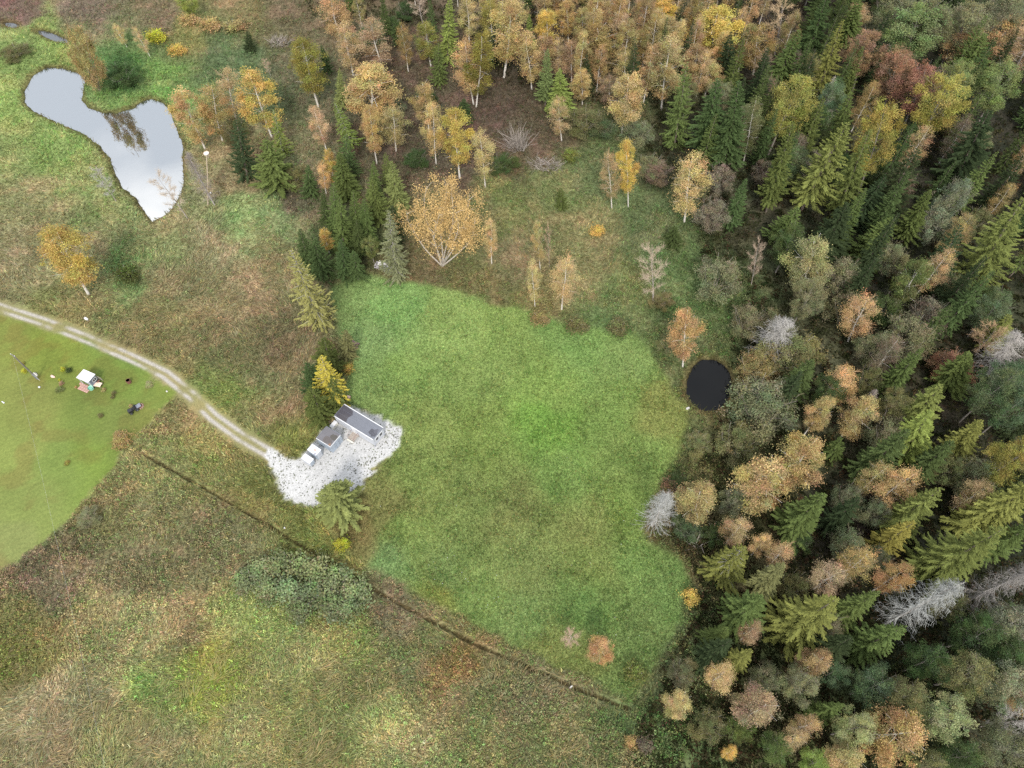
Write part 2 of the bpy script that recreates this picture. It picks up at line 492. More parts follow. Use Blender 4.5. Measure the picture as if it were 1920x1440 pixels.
# fine sheet under everything the camera can see, cut into its pieces
CELL = 0.62
gx = np.arange(-178.0, 196.0, CELL)
gy = np.arange(-30.0, 246.0, CELL)
GX, GY = np.meshgrid(gx, gy)
GP = np.column_stack([GX.ravel(), GY.ravel()])
GR = regions(GP)
GZ = height(GP, GR)
edge = np.minimum.reduce([GP[:, 0] - gx[0], gx[-1] - GP[:, 0], GP[:, 1] - gy[0], gy[-1] - GP[:, 1]])
GZ = GZ * smooth(0, 6, edge)
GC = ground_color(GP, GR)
nx, ny = len(gx), len(gy)
idx = np.arange(nx * ny).reshape(ny, nx)
QF = np.column_stack([idx[:-1, :-1].ravel(), idx[:-1, 1:].ravel(), idx[1:, 1:].ravel(), idx[1:, :-1].ravel()])
def cellmean(a):
    return a[QF].mean(axis=1)
zone = np.zeros(len(QF), dtype=int)
zone[cellmean(GR['field']) < 0] = 1
zone[cellmean(GR['lawn']) < 0] = 2
zone[(cellmean(GR['track']) < 1.9)] = 3
zone[cellmean(GR['yard']) < 0] = 4
zone[(cellmean(GR['ditch']) < 1.3)] = 5
M_ground = mat_ground("ground cover", lo=0.68, hi=1.32, cells=3.6, speck=0.34)
M_field = mat_ground("field grass", fine=7, coarse=1.6, lo=0.74, hi=1.26, bump=0.5, dist=0.08, cells=4.5, speck=0.28)
M_lawn = mat_ground("mown grass", fine=9, coarse=2.2, lo=0.86, hi=1.14, bump=0.3, dist=0.04, cells=5.0, speck=0.12)
M_gravel = mat_ground("gravel", fine=14, coarse=3.0, lo=0.86, hi=1.12, bump=0.5, dist=0.04, cells=6.0, speck=0.16)
for zi, (nm, mt, lb, ct) in enumerate([
        ("ground", M_ground, None, None), ("field", M_field, None, None), ("lawn", M_lawn, None, None),
        ("path", M_gravel, None, None), ("gravel_yard", M_gravel, None, None), ("ditch", M_ground, None, None)]):
    q = QF[zone == zi]
    used, inv = np.unique(q, return_inverse=True)
    V = np.column_stack([GP[used], GZ[used]])
    F = inv.reshape(q.shape)
    C = GC[used]
    if zi in (3, 4, 5):      # narrow things get a finer sheet
        m = 4
        x0_, y0_ = GP[q[:, 0], 0], GP[q[:, 0], 1]
        ii, jj = np.meshgrid(np.arange(m + 1), np.arange(m + 1))
        FP = np.stack([x0_[:, None] + ii.ravel() * CELL / m, y0_[:, None] + jj.ravel() * CELL / m], axis=2).reshape(-1, 2)
        key = np.round(FP / (CELL / m / 2)).astype(np.int64)
        _, first, inv2 = np.unique(key[:, 0] * 10000000 + key[:, 1], return_index=True, return_inverse=True)
        FP = FP[first]
        FR = regions(FP)
        a_ = np.arange((m + 1) ** 2).reshape(m + 1, m + 1)
        lq = np.column_stack([a_[:-1, :-1].ravel(), a_[:-1, 1:].ravel(), a_[1:, 1:].ravel(), a_[1:, :-1].ravel()])
        F = inv2.reshape(len(q), -1)[:, lq].reshape(-1, 4)
        V = np.column_stack([FP, height(FP, FR)])
        C = ground_color(FP, FR)
    if zi == 0:      # a wide apron carries the ground to the horizon
        x0, x1, y0, y1 = gx[0], gx[-1], gy[0], gy[-1]
        B = 2600.0
        xs, ys = [-B, x0, x1, B], [-B, y0, y1, B]
        ex = np.array([(x, y, 0.0) for y in ys for x in xs])
        n0 = len(V)
        ef = [(j * 4 + i, j * 4 + i + 1, j * 4 + i + 5, j * 4 + i + 4) for j in range(3) for i in range(3) if not (i == 1 and j == 1)]
        V = np.vstack([V, ex]); F = np.vstack([F, np.array(ef) + n0])
        C = np.vstack([C, np.tile(lin((85, 85, 55)) * KG, (16, 1))])
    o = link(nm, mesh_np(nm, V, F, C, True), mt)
    tag(o, kind="structure")

# ------------------------------------------------------------------ water
def mat_water(name, mirror, deep, rough):
    m = bpy.data.materials.new(name); m.use_nodes = True
    n, l = m.node_tree.nodes, m.node_tree.links
    n.clear()
    out = n.new("ShaderNodeOutputMaterial")
    d = n.new("ShaderNodeBsdfDiffuse"); d.inputs["Color"].default_value = (*deep, 1)
    g = n.new("ShaderNodeBsdfGlossy"); g.inputs["Roughness"].default_value = rough
    g.inputs["Color"].default_value = (1.0, 0.985, 0.95, 1)
    mx = n.new("ShaderNodeMixShader"); mx.inputs["Fac"].default_value = mirror
    geo = n.new("ShaderNodeNewGeometry")
    nz = n.new("ShaderNodeTexNoise"); nz.inputs["Scale"].default_value = 1.3; nz.inputs["Detail"].default_value = 3
    bp = n.new("ShaderNodeBump"); bp.inputs["Strength"].default_value = 0.05; bp.inputs["Distance"].default_value = 0.02
    l.new(geo.outputs["Position"], nz.inputs["Vector"]); l.new(nz.outputs["Fac"], bp.inputs["Height"])
    l.new(bp.outputs["Normal"], g.inputs["Normal"])
    l.new(d.outputs[0], mx.inputs[1]); l.new(g.outputs[0], mx.inputs[2]); l.new(mx.outputs[0], out.inputs["Surface"])
    return m
M_pond = mat_water("still pond water", 0.58, (0.03, 0.035, 0.035), 0.02)
M_dark = mat_water("peat brown water", 0.02, (0.0012, 0.0014, 0.002), 0.03)
M_creek = mat_water("creek water", 0.3, (0.02, 0.02, 0.018), 0.03)
for nm, key, mt in (("pond_water", 'pond', M_pond), ("dark_pond_water", 'dark', M_dark), ("creek_water", 'creek', M_creek)):
    cm = GR[key][QF].min(axis=1)
    q = QF[cm < 0.85]
    used, inv = np.unique(q, return_inverse=True)
    V = np.column_stack([GP[used], np.full(len(used), -0.45)])
    tag(link(nm, mesh_np(nm, V, inv.reshape(q.shape), None, True), mt), kind="structure")

# ------------------------------------------------------------------ ground cover that nobody could count
M_blade = mat_leaf("grass blades", 0.25, objcol=False)
rng = np.random.default_rng(11)

def scatter(n, box=(-172, 190, -20, 238)):
    m = int(n * 0.3)
    P = np.column_stack([rng.uniform(box[0], box[1], m), rng.uniform(box[2], box[3], m)])
    # the nearer the viewer, the closer together
    u, v = rng.uniform(-100, 2030, n - m), rng.uniform(-80, 1540, n - m)
    d = np.array([(u - 960) / FPX, SA + (720 - v) / FPX * CA, -CA + (720 - v) / FPX * SA])
    t = -CAM_H / d[2]
    Q = np.column_stack([d[0] * t, d[1] * t])
    P = np.vstack([P, Q[(Q[:, 0] > box[0]) & (Q[:, 0] < box[1]) & (Q[:, 1] > box[2]) & (Q[:, 1] < box[3])]])
    P = P[rng.permutation(len(P))]
    px_, py_ = pix(P[:, 0], P[:, 1])
    k = (px_ > -90) & (px_ < 2010) & (py_ > -70) & (py_ < 1500)
    return P[k]

def blades(name, P, length, width, tilt, C, z0, jit=0.35, flow_size=7.0, drift=0.7):
    """one bent leaf (a kite of two faces) per point, combed by a wandering wind"""
    n = len(P)
    ang = fbm(P, flow_size, 111) * 2 * math.pi * 1.6 + rng.normal(0, drift, n)
    L = length * rng.uniform(0.55, 1.35, n)
    T = np.clip(rng.normal(tilt, 0.22, n), 0.05, 1.45)      # 0 upright
    d = np.column_stack([np.cos(ang), np.sin(ang)])
    s = np.column_stack([-d[:, 1], d[:, 0]])
    w = width * rng.uniform(0.6, 1.4, n)
    base = np.column_stack([P, z0 - 0.03])
    mid = base + np.column_stack([d * (0.5 * L * np.sin(T * 0.8))[:, None], 0.5 * L * np.cos(T * 0.8)])
    tip = mid + np.column_stack([d * (0.5 * L * np.sin(np.minimum(T * 1.3, 1.5)))[:, None], 0.5 * L * np.cos(np.minimum(T * 1.3, 1.5))])
    sw = np.column_stack([s * w[:, None] * 0.5, np.zeros(n)])
    V = np.empty((n, 3, 3)); V[:, 0] = base - sw; V[:, 1] = base + sw; V[:, 2] = tip
    V[:, 0] += (mid - base) * .25; V[:, 1] += (mid - base) * .25
    F = np.arange(n * 3).reshape(n, 3)
    br = np.exp(rng.normal(0, jit, n))
    hue = rng.normal(0, 0.1, (n, 3)); hue[:, 1] *= 0.4
    cc = np.clip(C * br[:, None] * (1 + hue), 0.003, 0.75)
    me = mesh_np(name, V.reshape(-1, 3), F, np.repeat(cc, 3, axis=0))
    return link(name, me, M_blade)

def leafy(name, P, h, rad, nleaf, leaf, C, z0, jit=0.3, fill=0.5, mat=None):
    """low leafy plants: a little dome of leaves per point"""
    n = len(P)
    hh = h * rng.uniform(0.6, 1.4, n)
    rr = rad * rng.uniform(0.6, 1.4, n)
    th = rng.uniform(0, 2 * math.pi, (n, nleaf)); u = np.sqrt(rng.uniform(0, 1, (n, nleaf)))
    zz = rng.uniform(0.15, 1, (n, nleaf))
    rad2 = np.sqrt(np.clip(1 - (zz * 0.9) ** 2, 0.05, 1)) * u
    c = np.stack([P[:, 0, None] + rad2 * rr[:, None] * np.cos(th), P[:, 1, None] + rad2 * rr[:, None] * np.sin(th), z0[:, None] + zz * hh[:, None]], axis=2).reshape(-1, 3)
    m = len(c)
    V, F = leaf_tris(c, leaf * rng.uniform(0.6, 1.4, m), rng, 0.6)
    br = np.exp(rng.normal(0, jit, n))
    cc = C * br[:, None] * (1 + rng.normal(0, 0.08, (n, 3)))
    cc = np.repeat(cc, nleaf, axis=0) * np.exp(rng.normal(0, 0.18, m))[:, None]
    cc = np.clip(cc, 0.003, 0.75)
    return link(name, mesh_np(name, V, F, np.repeat(cc, 3, axis=0)), mat or M_blade)

def leaf_tris(c, size, rg, up=0.3):
    """single triangular leaves at C"""
    n = len(c)
    nrm = rg.normal(0, 1, (n, 3)); nrm[:, 2] = np.abs(nrm[:, 2]) + up
    nrm /= np.linalg.norm(nrm, axis=1)[:, None]
    a = np.cross(nrm, rg.normal(0, 1, (n, 3))); a /= np.linalg.norm(a, axis=1)[:, None] + 1e-9
    b = np.cross(nrm, a)
    s = np.asarray(size)[:, None] * 0.6
    V = np.empty((n, 3, 3)); V[:, 0] = c + a * s; V[:, 1] = c - a * s * .6 + b * s * .65; V[:, 2] = c - a * s * .6 - b * s * .65
    return V.reshape(-1, 3), np.arange(n * 3).reshape(n, 3)

def leaf_quads(c, size, rg, up=0.3):
    """diamond leaves at C, normals random but leaning UP"""
    n = len(c)
    nrm = rg.normal(0, 1, (n, 3)); nrm[:, 2] = np.abs(nrm[:, 2]) + up
    nrm /= np.linalg.norm(nrm, axis=1)[:, None]
    a = np.cross(nrm, rg.normal(0, 1, (n, 3))); a /= np.linalg.norm(a, axis=1)[:, None] + 1e-9
    b = np.cross(nrm, a)
    s = np.asarray(size)[:, None] * 0.5
    V = np.empty((n, 4, 3))
    V[:, 0] = c + a * s; V[:, 1] = c + b * s * 0.62; V[:, 2] = c - a * s; V[:, 3] = c - b * s * 0.62
    return V.reshape(-1, 3), np.arange(n * 4).reshape(n, 4)

_KEYS = ['field', 'lawn', 'yard', 'pond', 'dark', 'creek', 'forest', 'track', 'ditch']
_LAYERS = np.column_stack([GR[k] for k in _KEYS] + [GC, GZ]).reshape(ny, nx, -1).astype(np.float32)
def cover_info(P):
    """the same layers, read back from the ground sheet"""
    fx = np.clip((P[:, 0] - gx[0]) / CELL, 0, nx - 1.001); fy = np.clip((P[:, 1] - gy[0]) / CELL, 0, ny - 1.001)
    ix, iy = fx.astype(int), fy.astype(int)
    tx, ty = (fx - ix)[:, None], (fy - iy)[:, None]
    L = (_LAYERS[iy, ix] * (1 - tx) + _LAYERS[iy, ix + 1] * tx) * (1 - ty) + (_LAYERS[iy + 1, ix] * (1 - tx) + _LAYERS[iy + 1, ix + 1] * tx) * ty
    R = {k: L[:, i] for i, k in enumerate(_KEYS)}
    n = len(_KEYS)
    return R, L[:, n:n + 3].astype(np.float64), L[:, n + 3].astype(np.float64)

def open_rough(R):
    return (R['field'] > 0.2) & (R['lawn'] > 0.2) & (R['yard'] > 0.25) & (R['track'] > 1.9) & (R['ditch'] > 0.34) & (np.minimum.reduce([R['pond'], R['dark'], R['creek']]) > 0.3)

# rough meadow grass, long and lodged
P = scatter(900000); R, C, Z = cover_info(P)
pxx, pyy = pix(P[:, 0], P[:, 1])
thick = control(P, [(60,1070,255,0,0),(150,1130,255,0,0),(250,1050,240,0,0),(380,1000,220,0,0),(200,950,200,0,0),(330,850,180,0,0),(720,1140,230,0,0),(850,1250,250,0,0),(950,1330,240,0,0),
    (1100,1390,255,0,0),(800,1300,200,0,0),(1250,1300,255,0,0),(900,550,200,0,0),(1150,600,255,0,0),(1280,540,255,0,0),(780,500,230,0,0),(930,230,255,0,0),(980,300,220,0,0),(750,150,255,0,0),(450,150,255,0,0),
    (400,60,230,0,0),(150,20,220,0,0),(550,100,255,0,0),(560,380,230,0,0),(1300,850,255,0,0),(1300,1000,255,0,0),(230,140,220,0,0),(150,300,170,0,0),(1050,360,170,0,0),(1100,440,60,0,0),
    (100,1350,0,0,0),(400,1250,60,0,0),(300,1400,0,0,0),(600,1350,30,0,0),(450,560,40,0,0),(300,450,60,0,0),(40,480,0,0,0),(60,400,60,0,0),(450,400,30,0,0),(330,600,90,0,0),(450,680,120,0,0),
    (540,760,20,0,0),(570,970,40,0,0),(500,880,30,0,0),(30,200,60,0,0),(1000,500,110,0,0),(700,1320,60,0,0)], 40.0)[:, 0] / KG
keep = open_rough(R) & (R['forest'] > -4) & (rng.uniform(0, 1, len(P)) > thick * 0.6)
P, C, Z, T = P[keep], C[keep], Z[keep], thick[keep]
straw = (rng.uniform(0, 1, len(P)) < 0.30 * smooth(0.35, 0.6, fbm(P, 5, 131)))
C = np.where(straw[:, None], C * np.array([1.4, 1.22, 1.35]), C)
tag(blades("meadow_grass", P, 0.9, 0.17, 0.9, C * 1.12, Z, jit=0.32), "long lodged meadow grass, straw and green", "grass", kind="stuff")

# pale straw laid flat in swirls over the lower and the middle meadow
P = scatter(520000); R, C, Z = cover_info(P)
pxx, pyy = pix(P[:, 0], P[:, 1])
wgt = np.maximum.reduce([smooth(1130, 1250, pyy) * smooth(760, 560, pxx), smooth(400, 450, pyy) * smooth(720, 640, pyy) * smooth(590, 520, pxx), 0.5 * smooth(600, 700, pxx) * smooth(1130, 1250, pyy) * smooth(1180, 1000, pxx)])
lay = smooth(0.44, 0.6, fbm(P, 4.5, 401, 4))
k = open_rough(R) & (rng.uniform(0, 1, len(P)) < wgt * (0.12 + 0.88 * lay))
P, C, Z = P[k], C[k], Z[k]
C = C * 0.45 + lin((182, 164, 122)) * KG * 0.8
tag(blades("lodged_straw_grass", P, 1.5, 0.11, 1.2, C, Z + 0.15, jit=0.25, flow_size=5.0, drift=0.28), "pale dry grass laid flat in swirls", "grass", kind="stuff")

# short field grass
P = scatter(1000000, (-60, 60, 5, 140)); R, C, Z = cover_info(P)
k = (R['field'] < 0.4) & (R['yard'] > 0.2)
P, C, Z = P[k], C[k], Z[k]
tag(blades("field_grass", P[:270000], 0.30, 0.12, 0.8, C[:270000] * 1.06, Z[:270000], jit=0.34, flow_size=9, drift=0.9), "short green grass of the fenceless field", "grass", kind="stuff")

# broad-leaved weeds that mottle the field
P = scatter(300000, (-60, 60, 5, 140)); R, C, Z = cover_info(P)
k = (R['field'] < -0.5) & (R['yard'] > 0.2) & (rng.uniform(0, 1, len(P)) < 0.12 + 0.8 * smooth(0.48, 0.66, fbm(P, 3.5, 181, 4)))
P, C, Z = P[k][:34000], C[k][:34000], Z[k][:34000]
pick = rng.uniform(0, 1, len(P))[:, None]
C = np.where(pick < 0.4, C * np.array([0.72, 0.86, 0.8]), np.where(pick < 0.8, C * np.array([1.22, 1.2, 1.35]), C * np.array([1.3, 1.1, 1.1])))
tag(leafy("field_weeds", P, 0.25, 0.2, 4, 0.17, C, Z, jit=0.28), "broad-leaved weeds mottling the field grass", "weeds", kind="stuff")

# herbs and low scrub
P = scatter(330000); R, C, Z = cover_info(P)
th = (control(P, [(x, y, r, 0, 0) for (x, y, r) in ((60,1070,255),(150,1130,255),(250,1050,245),(380,1000,230),(200,950,220),(330,850,200),(720,1140,240),(850,1250,255),(950,1330,250),(1100,1390,255),
    (800,1300,225),(1250,1300,255),(900,550,220),(1150,600,255),(1280,540,255),(780,500,240),(930,230,255),(980,300,240),(750,150,255),(450,150,255),(400,60,240),(150,20,235),(550,100,255),(560,380,240),
    (1300,850,255),(1300,1000,255),(230,140,235),(150,300,200),(1050,360,200),(1100,440,120),(100,1350,0),(400,1250,130),(300,1400,0),(600,1350,80),(450,560,90),(300,450,110),(40,480,40),(60,400,110),
    (450,400,60),(330,600,140),(450,680,170),(540,760,70),(570,970,90),(500,880,80),(30,200,130),(1000,500,160),(700,1320,110))], 40.0)[:, 0] / KG)
keep = open_rough(R) & (R['forest'] > -5) & (R['ditch'] > 0.7) & (rng.uniform(0, 1, len(P)) < th * (0.25 + 0.75 * smooth(0.4, 0.6, fbm(P, 4, 141))))
P, C, Z = P[keep], C[keep], Z[keep]
P, C, Z = P[:64000], C[:64000], Z[:64000]
dull = rng.uniform(0, 1, len(P))[:, None]
C = np.where(dull < 0.25, C * np.array([1.14, 0.99, 0.98]), np.where(dull > 0.75, C * np.array([0.75, 1.02, 0.75]), C))
tag(leafy("meadow_weeds", P, 0.75, 0.5, 10, 0.205, C * 1.42, Z, jit=0.24), "tall autumn herbs and low scrub, brown and green", "weeds", kind="stuff")

# weeds pushing through the gravel
P = scatter(60000, (-50, -15, 40, 72)); R, C, Z = cover_info(P)
rim = smooth(-5, 0, R['yard'])
k = (R['yard'] < -0.1) & (rng.uniform(0, 1, len(P)) < 0.09 + 0.4 * rim * smooth(0.4, 0.65, fbm(P, 3, 151)))
P, Z = P[k], Z[k]
C = np.where(rng.uniform(0, 1, len(P))[:, None] < 0.7, lin((104, 108, 82)) * KG * 1.2, lin((130, 138, 80)) * KG * 1.2)
tag(leafy("gravel_weeds", P, 0.10, 0.13, 4, 0.14, C * 1.1, Z), "small weeds growing through the white gravel", "weeds", kind="stuff")

# reeds and sedge round the water
P = scatter(60000); R, C, Z = cover_info(P)
wet = np.minimum.reduce([R['pond'], R['dark'], R['creek']])
k = (wet > -0.25) & (wet < 2.2) & (rng.uniform(0, 1, len(P)) < smooth(2.4, 0.2, wet))
P, Z = P[k], Z[k]
C = np.where(rng.uniform(0, 1, len(P))[:, None] < 0.55, lin((158, 138, 92)) * KG, lin((110, 118, 62)) * KG)
tag(blades("reed_grass", P, 1.25, 0.13, 0.4, C * 1.1, Z, drift=1.6), "straw coloured reeds and sedge round the ponds", "reeds", kind="stuff")

# undergrowth of the forest floor
P = scatter(80000); R, C, Z = cover_info(P)
k = (R['forest'] < 2) & (np.minimum(R['dark'], R['field']) > 1.0)
P, C, Z = P[k][:15000], C[k][:15000], Z[k][:15000]
pick = rng.uniform(0, 1, len(P))[:, None]
C = np.where(pick < 0.45, lin((66, 72, 44)) * KG, np.where(pick < 0.8, lin((84, 84, 58)) * KG, lin((92, 76, 56)) * KG)) * 0.95
hgt = 0.6 + 1.7 * smooth(0.45, 0.7, fbm(P, 8, 161))
tag(leafy("forest_undergrowth", P, hgt, 0.95, 16, 0.36, C, Z), "dark undergrowth covering the forest floor", "undergrowth", kind="stuff")

# white flower heads in the wet part of the field
P = scatter(26000, (-40, 40, 20, 90)); R = cover_info(P)[0]
pxx, pyy = pix(P[:, 0], P[:, 1])
dens = np.exp(-((pxx - 1000) / 170) ** 2 - ((pyy - 1090) / 85) ** 2) + 0.6 * np.exp(-((pxx - 1010) / 60) ** 2 - ((pyy - 870) / 30) ** 2)
k = (R['field'] < -2) & (rng.uniform(0, 1, len(P)) < dens * 0.30 * smooth(.45, .65, fbm(P, 4, 171)))
P = P[k]; Z = cover_info(P)[2]
Vw, Fw = leaf_quads(np.column_stack([P, Z + 0.32]), rng.uniform(0.10, 0.2, len(P)), rng, 2.0)
tag(link("wild_flower", mesh_np("wild_flower", Vw, Fw, np.tile(np.array([0.5, 0.52, 0.48]), (len(Vw), 1))), M_blade), "white flower heads scattered over the field grass", "flowers", kind="stuff")

# ------------------------------------------------------------------ trees: a few of each kind grown once, then set out one by one
def bark(name, c1, c2, scale=(3, 3, 9), thr=0.55):
    m, n, l, b = new_mat(name)
    tc = n.new("ShaderNodeTexCoord"); mp = n.new("ShaderNodeMapping"); mp.inputs["Scale"].default_value = scale
    nz = n.new("ShaderNodeTexNoise"); nz.inputs["Scale"].default_value = 1.0; nz.inputs["Detail"].default_value = 5
    rp = n.new("ShaderNodeValToRGB")
    rp.color_ramp.elements[0].position = thr - 0.08; rp.color_ramp.elements[0].color = (*c1, 1)
    rp.color_ramp.elements[1].position = thr + 0.08; rp.color_ramp.elements[1].color = (*c2, 1)
    l.new(tc.outputs["Object"], mp.inputs["Vector"]); l.new(mp.outputs["Vector"], nz.inputs["Vector"])
    l.new(nz.outputs["Fac"], rp.inputs["Fac"]); l.new(rp.outputs["Color"], b.inputs["Base Color"])
    b.inputs["Roughness"].default_value = 0.85
    return m
M_birch = bark("birch bark", (0.62, 0.58, 0.52), (0.22, 0.18, 0.15), thr=0.62)
M_cream_bark = bark("creamy birch bark", (0.44, 0.39, 0.33), (0.2, 0.16, 0.13), thr=0.58)
M_bare = bark("pale grey bark", (0.36, 0.32, 0.29), (0.22, 0.18, 0.16))
M_grey = bark("grey bark", (0.26, 0.23, 0.20), (0.15, 0.13, 0.11))
M_spruce = bark("spruce bark", (0.20, 0.16, 0.13), (0.12, 0.095, 0.08))
M_dead = bark("weathered dead wood", (0.42, 0.385, 0.36), (0.29, 0.26, 0.24))
M_leaf = mat_leaf("leaves", 0.32)
M_needle = mat_leaf("needles", 0.12)
M_twig = mat_leaf("twigs", 0.0)

def sticks(A, B, w):
    """thin tapered twigs: a flat kite each, turned at random, from A to B"""
    n = len(A)
    d = B - A
    r = np.cross(d, rg_t.normal(0, 1, (n, 3))); r /= np.linalg.norm(r, axis=1)[:, None] + 1e-9
    w = np.asarray(w)[:, None] if hasattr(w, '__len__') else w
    V = np.empty((n, 4, 3))
    V[:, 0] = A - r * w * .5; V[:, 1] = A + r * w * .5; V[:, 2] = B + r * w * .18; V[:, 3] = B - r * w * .18
    return V.reshape(-1, 3), np.arange(n * 4).reshape(n, 4)

rg_t = np.random.default_rng(5)
def rn(a, b, n=None): return rg_t.uniform(a, b, n)

def grow_stems(H, stems=1, spread=0.0, fork=0.35, lean=0.03, crook=0.25, r0=0.16, limbs=14, W=5.0, t0=0.3, top=0.97, rise=0.55):
    """trunk tubes plus limbs; returns MB and limb tips (for hanging the crown on)"""
    mb = MB(); tips = []
    for s in range(stems):
        a0 = 2 * math.pi * s / max(stems, 1) + rn(-.4, .4)
        out = spread * (1 if stems > 1 else 0)
        pts = []
        ph = rn(0, 6.28)
        for i in range(9):
            t = i / 8
            e = out * (t ** 0.9)
            pts.append((math.cos(a0) * e + crook * math.sin(ph + t * 5) * t * 0.6, math.sin(a0) * e + crook * math.cos(ph * 1.3 + t * 4) * t * 0.6, H * top * t * (1 - 0.12 * (out / max(H, 1)))))
        rad = [r0 * (1 - 0.9 * (i / 8) ** 0.85) + 0.012 for i in range(9)]
        mb.tube(pts, rad, 6)
        pa = np.array(pts)
        for k in range(limbs):
            t = t0 + (top - t0) * (k + rn(0, .8)) / limbs
            t = min(t, .96)
            q = np.array([np.interp(t, np.linspace(0, 1, 9), pa[:, j]) for j in range(3)])
            a = k * 2.4 + rn(-.5, .5)
            ln = W * 0.5 * (math.sin(math.pi * min(1, (1.02 - t) / (1 - t0) * 0.62 + .12)) ** 0.7) * rn(.6, .88)
            e = q + np.array((math.cos(a) * ln, math.sin(a) * ln, ln * rise * rn(.6, 1.3)))
            m = q * .5 + e * .5 + np.array((0, 0, ln * .08))
            e[2] = min(e[2], H * 1.0)
            mb.tube([q, m, e], [r0 * .34 * (1.1 - t), r0 * .2 * (1.1 - t), .012], 4, caps=False)
            tips.append((q, m, e))
    return mb, tips

def crown_leaves(H, W, n_clump, per, leaf, t0=0.25, peak=0.5, sig=0.5, hang=0.25, seed=0, shell=0.55, tipz=1.0, flat=1.0, lobes=11, lw=0.14, lh=0.085):
    """leaf clumps gathered in uneven boughs through an egg-shaped crown; returns verts, faces, tint"""
    rg = np.random.default_rng(seed)
    def prof(t):
        return np.where(t < peak, np.sin(0.5 * math.pi * np.clip(t / peak, 0, 1)) ** 0.75, np.cos(0.5 * math.pi * np.clip((t - peak) / (1 - peak), 0, 1)) ** 0.62)
    lt = np.clip((np.arange(lobes) + rg.uniform(0.1, 0.9, lobes)) / lobes, 0.06, 0.95)
    la = np.arange(lobes) * 2.4 + rg.normal(0, 0.5, lobes)
    lr = 0.5 * W * prof(lt) * rg.uniform(0.35, 0.85, lobes)
    lc = np.column_stack([lr * np.cos(la), lr * np.sin(la), H * (t0 + (tipz - t0) * lt)])
    lbr = np.exp(rg.normal(0, 0.11, lobes)); lhue = rg.normal(0, 0.05, (lobes, 3))
    wt = (0.35 + prof(lt)); wt = wt / wt.sum()
    li = rg.choice(lobes, n_clump, p=wt)
    d = rg.normal(0, 1, (n_clump, 3)); d /= np.linalg.norm(d, axis=1)[:, None] + 1e-9
    d *= (shell + (1 - shell) * rg.uniform(0, 1, n_clump))[:, None] * rg.uniform(0.8, 1.25, n_clump)[:, None]
    c = lc[li] + d * np.array([W * lw, W * lw, H * lh])
    stray = rg.uniform(0, 1, n_clump) < 0.10
    tt = rg.uniform(0.05, 0.95, n_clump); ta = rg.uniform(0, 6.283, n_clump); tr = 0.5 * W * prof(tt) * np.sqrt(rg.uniform(0, 1, n_clump))
    c = np.where(stray[:, None], np.column_stack([tr * np.cos(ta), tr * np.sin(ta), H * (t0 + (tipz - t0) * tt)]), c)
    sz = sig * rg.uniform(0.6, 1.35, n_clump)
    off = rg.normal(0, 1, (n_clump, per, 3)) * sz[:, None, None]
    off[:, :, 2] = off[:, :, 2] * 0.8 * flat - hang * np.abs(rg.normal(0, 1, (n_clump, per))) * sz[:, None]
    L = (c[:, None, :] + off).reshape(-1, 3)
    L[:, 2] = np.where(L[:, 2] < 0.1, rg.uniform(0.1, 0.4, len(L)), np.minimum(L[:, 2], H * 1.03))
    V, F = leaf_quads(L, leaf * rg.uniform(0.65, 1.35, len(L)), rg, 0.35)
    cl = np.exp(rg.normal(0, 0.11, n_clump)) * lbr[li]; hue = rg.normal(0, 0.05, (n_clump, 3)) + lhue[li]
    tint = np.repeat(cl[:, None] * (1 + hue), per, axis=0) * np.exp(rg.normal(0, 0.15, (len(L), 1))) * (1 + rg.normal(0, 0.05, (len(L), 3)))
    return V, F, np.repeat(tint, 4, axis=0), c

def twig_mesh(tips, n_each, length, w, seed, droop=0.0, spreadv=0.7):
    rg = np.random.default_rng(seed)
    A, B, Wd = [], [], []
    for (q, m, e) in tips:
        q, m, e = np.array(q), np.array(m), np.array(e)
        ln = np.linalg.norm(e - q)
        for k in range(n_each):
            t = rg.uniform(.25, 1.0)
            p = q * (1 - t) ** 2 + 2 * m * t * (1 - t) + e * t * t
            d = (e - q) / (ln + 1e-6) + rg.normal(0, spreadv, 3) + np.array((0, 0, .35 - droop))
            d /= np.linalg.norm(d) + 1e-9
            b = p + d * length * rg.uniform(.5, 1.3) * (0.35 + 0.25 * ln)
            A.append(p); B.append(b); Wd.append(w)
            for s in range(3):
                tt = rg.uniform(.3, 1)
                p2 = p * (1 - tt) + b * tt
                d2 = d + rg.normal(0, .8, 3) + np.array((0, 0, .2 - droop)); d2 /= np.linalg.norm(d2) + 1e-9
                A.append(p2); B.append(p2 + d2 * length * rg.uniform(.25, .7) * (0.3 + 0.18 * ln)); Wd.append(w * .7)
    A, B = np.array(A), np.array(B)
    V, F = sticks(A, B, np.array(Wd))
    t = np.exp(rg.normal(0, 0.15, (len(A), 1))) * np.ones((1, 3))
    return V, F, np.repeat(t, 4, axis=0)

PROTO = {}     # kind -> list of (parts, H, W); a part is (name, mesh, coloured by the tree?)
def add_proto(kind, parts, H, W):
    PROTO.setdefault(kind, []).append((parts, H, W))

# birches in full autumn leaf
for i in range(5):
    H, W = 17.0, 6.0
    rg_t = np.random.default_rng(100 + i)
    mb, tips = grow_stems(H, W=W, limbs=13, t0=0.28, r0=0.15, crook=0.35)
    me = mb.mesh("birch_trunk"); me.materials.append(M_birch)
    V, F, T, _ = crown_leaves(H, W, 300, 54, 0.17, t0=0.2 + 0.03 * (i % 3), peak=0.42 + 0.05 * (i % 3), sig=0.30, hang=0.7, seed=200 + i, lobes=24, lw=0.10, lh=0.055)
    cm = mesh_np("birch_crown", V, F, T); cm.materials.append(M_leaf)
    add_proto('b', [("trunk", me, False), ("crown", cm, True)], H, W)
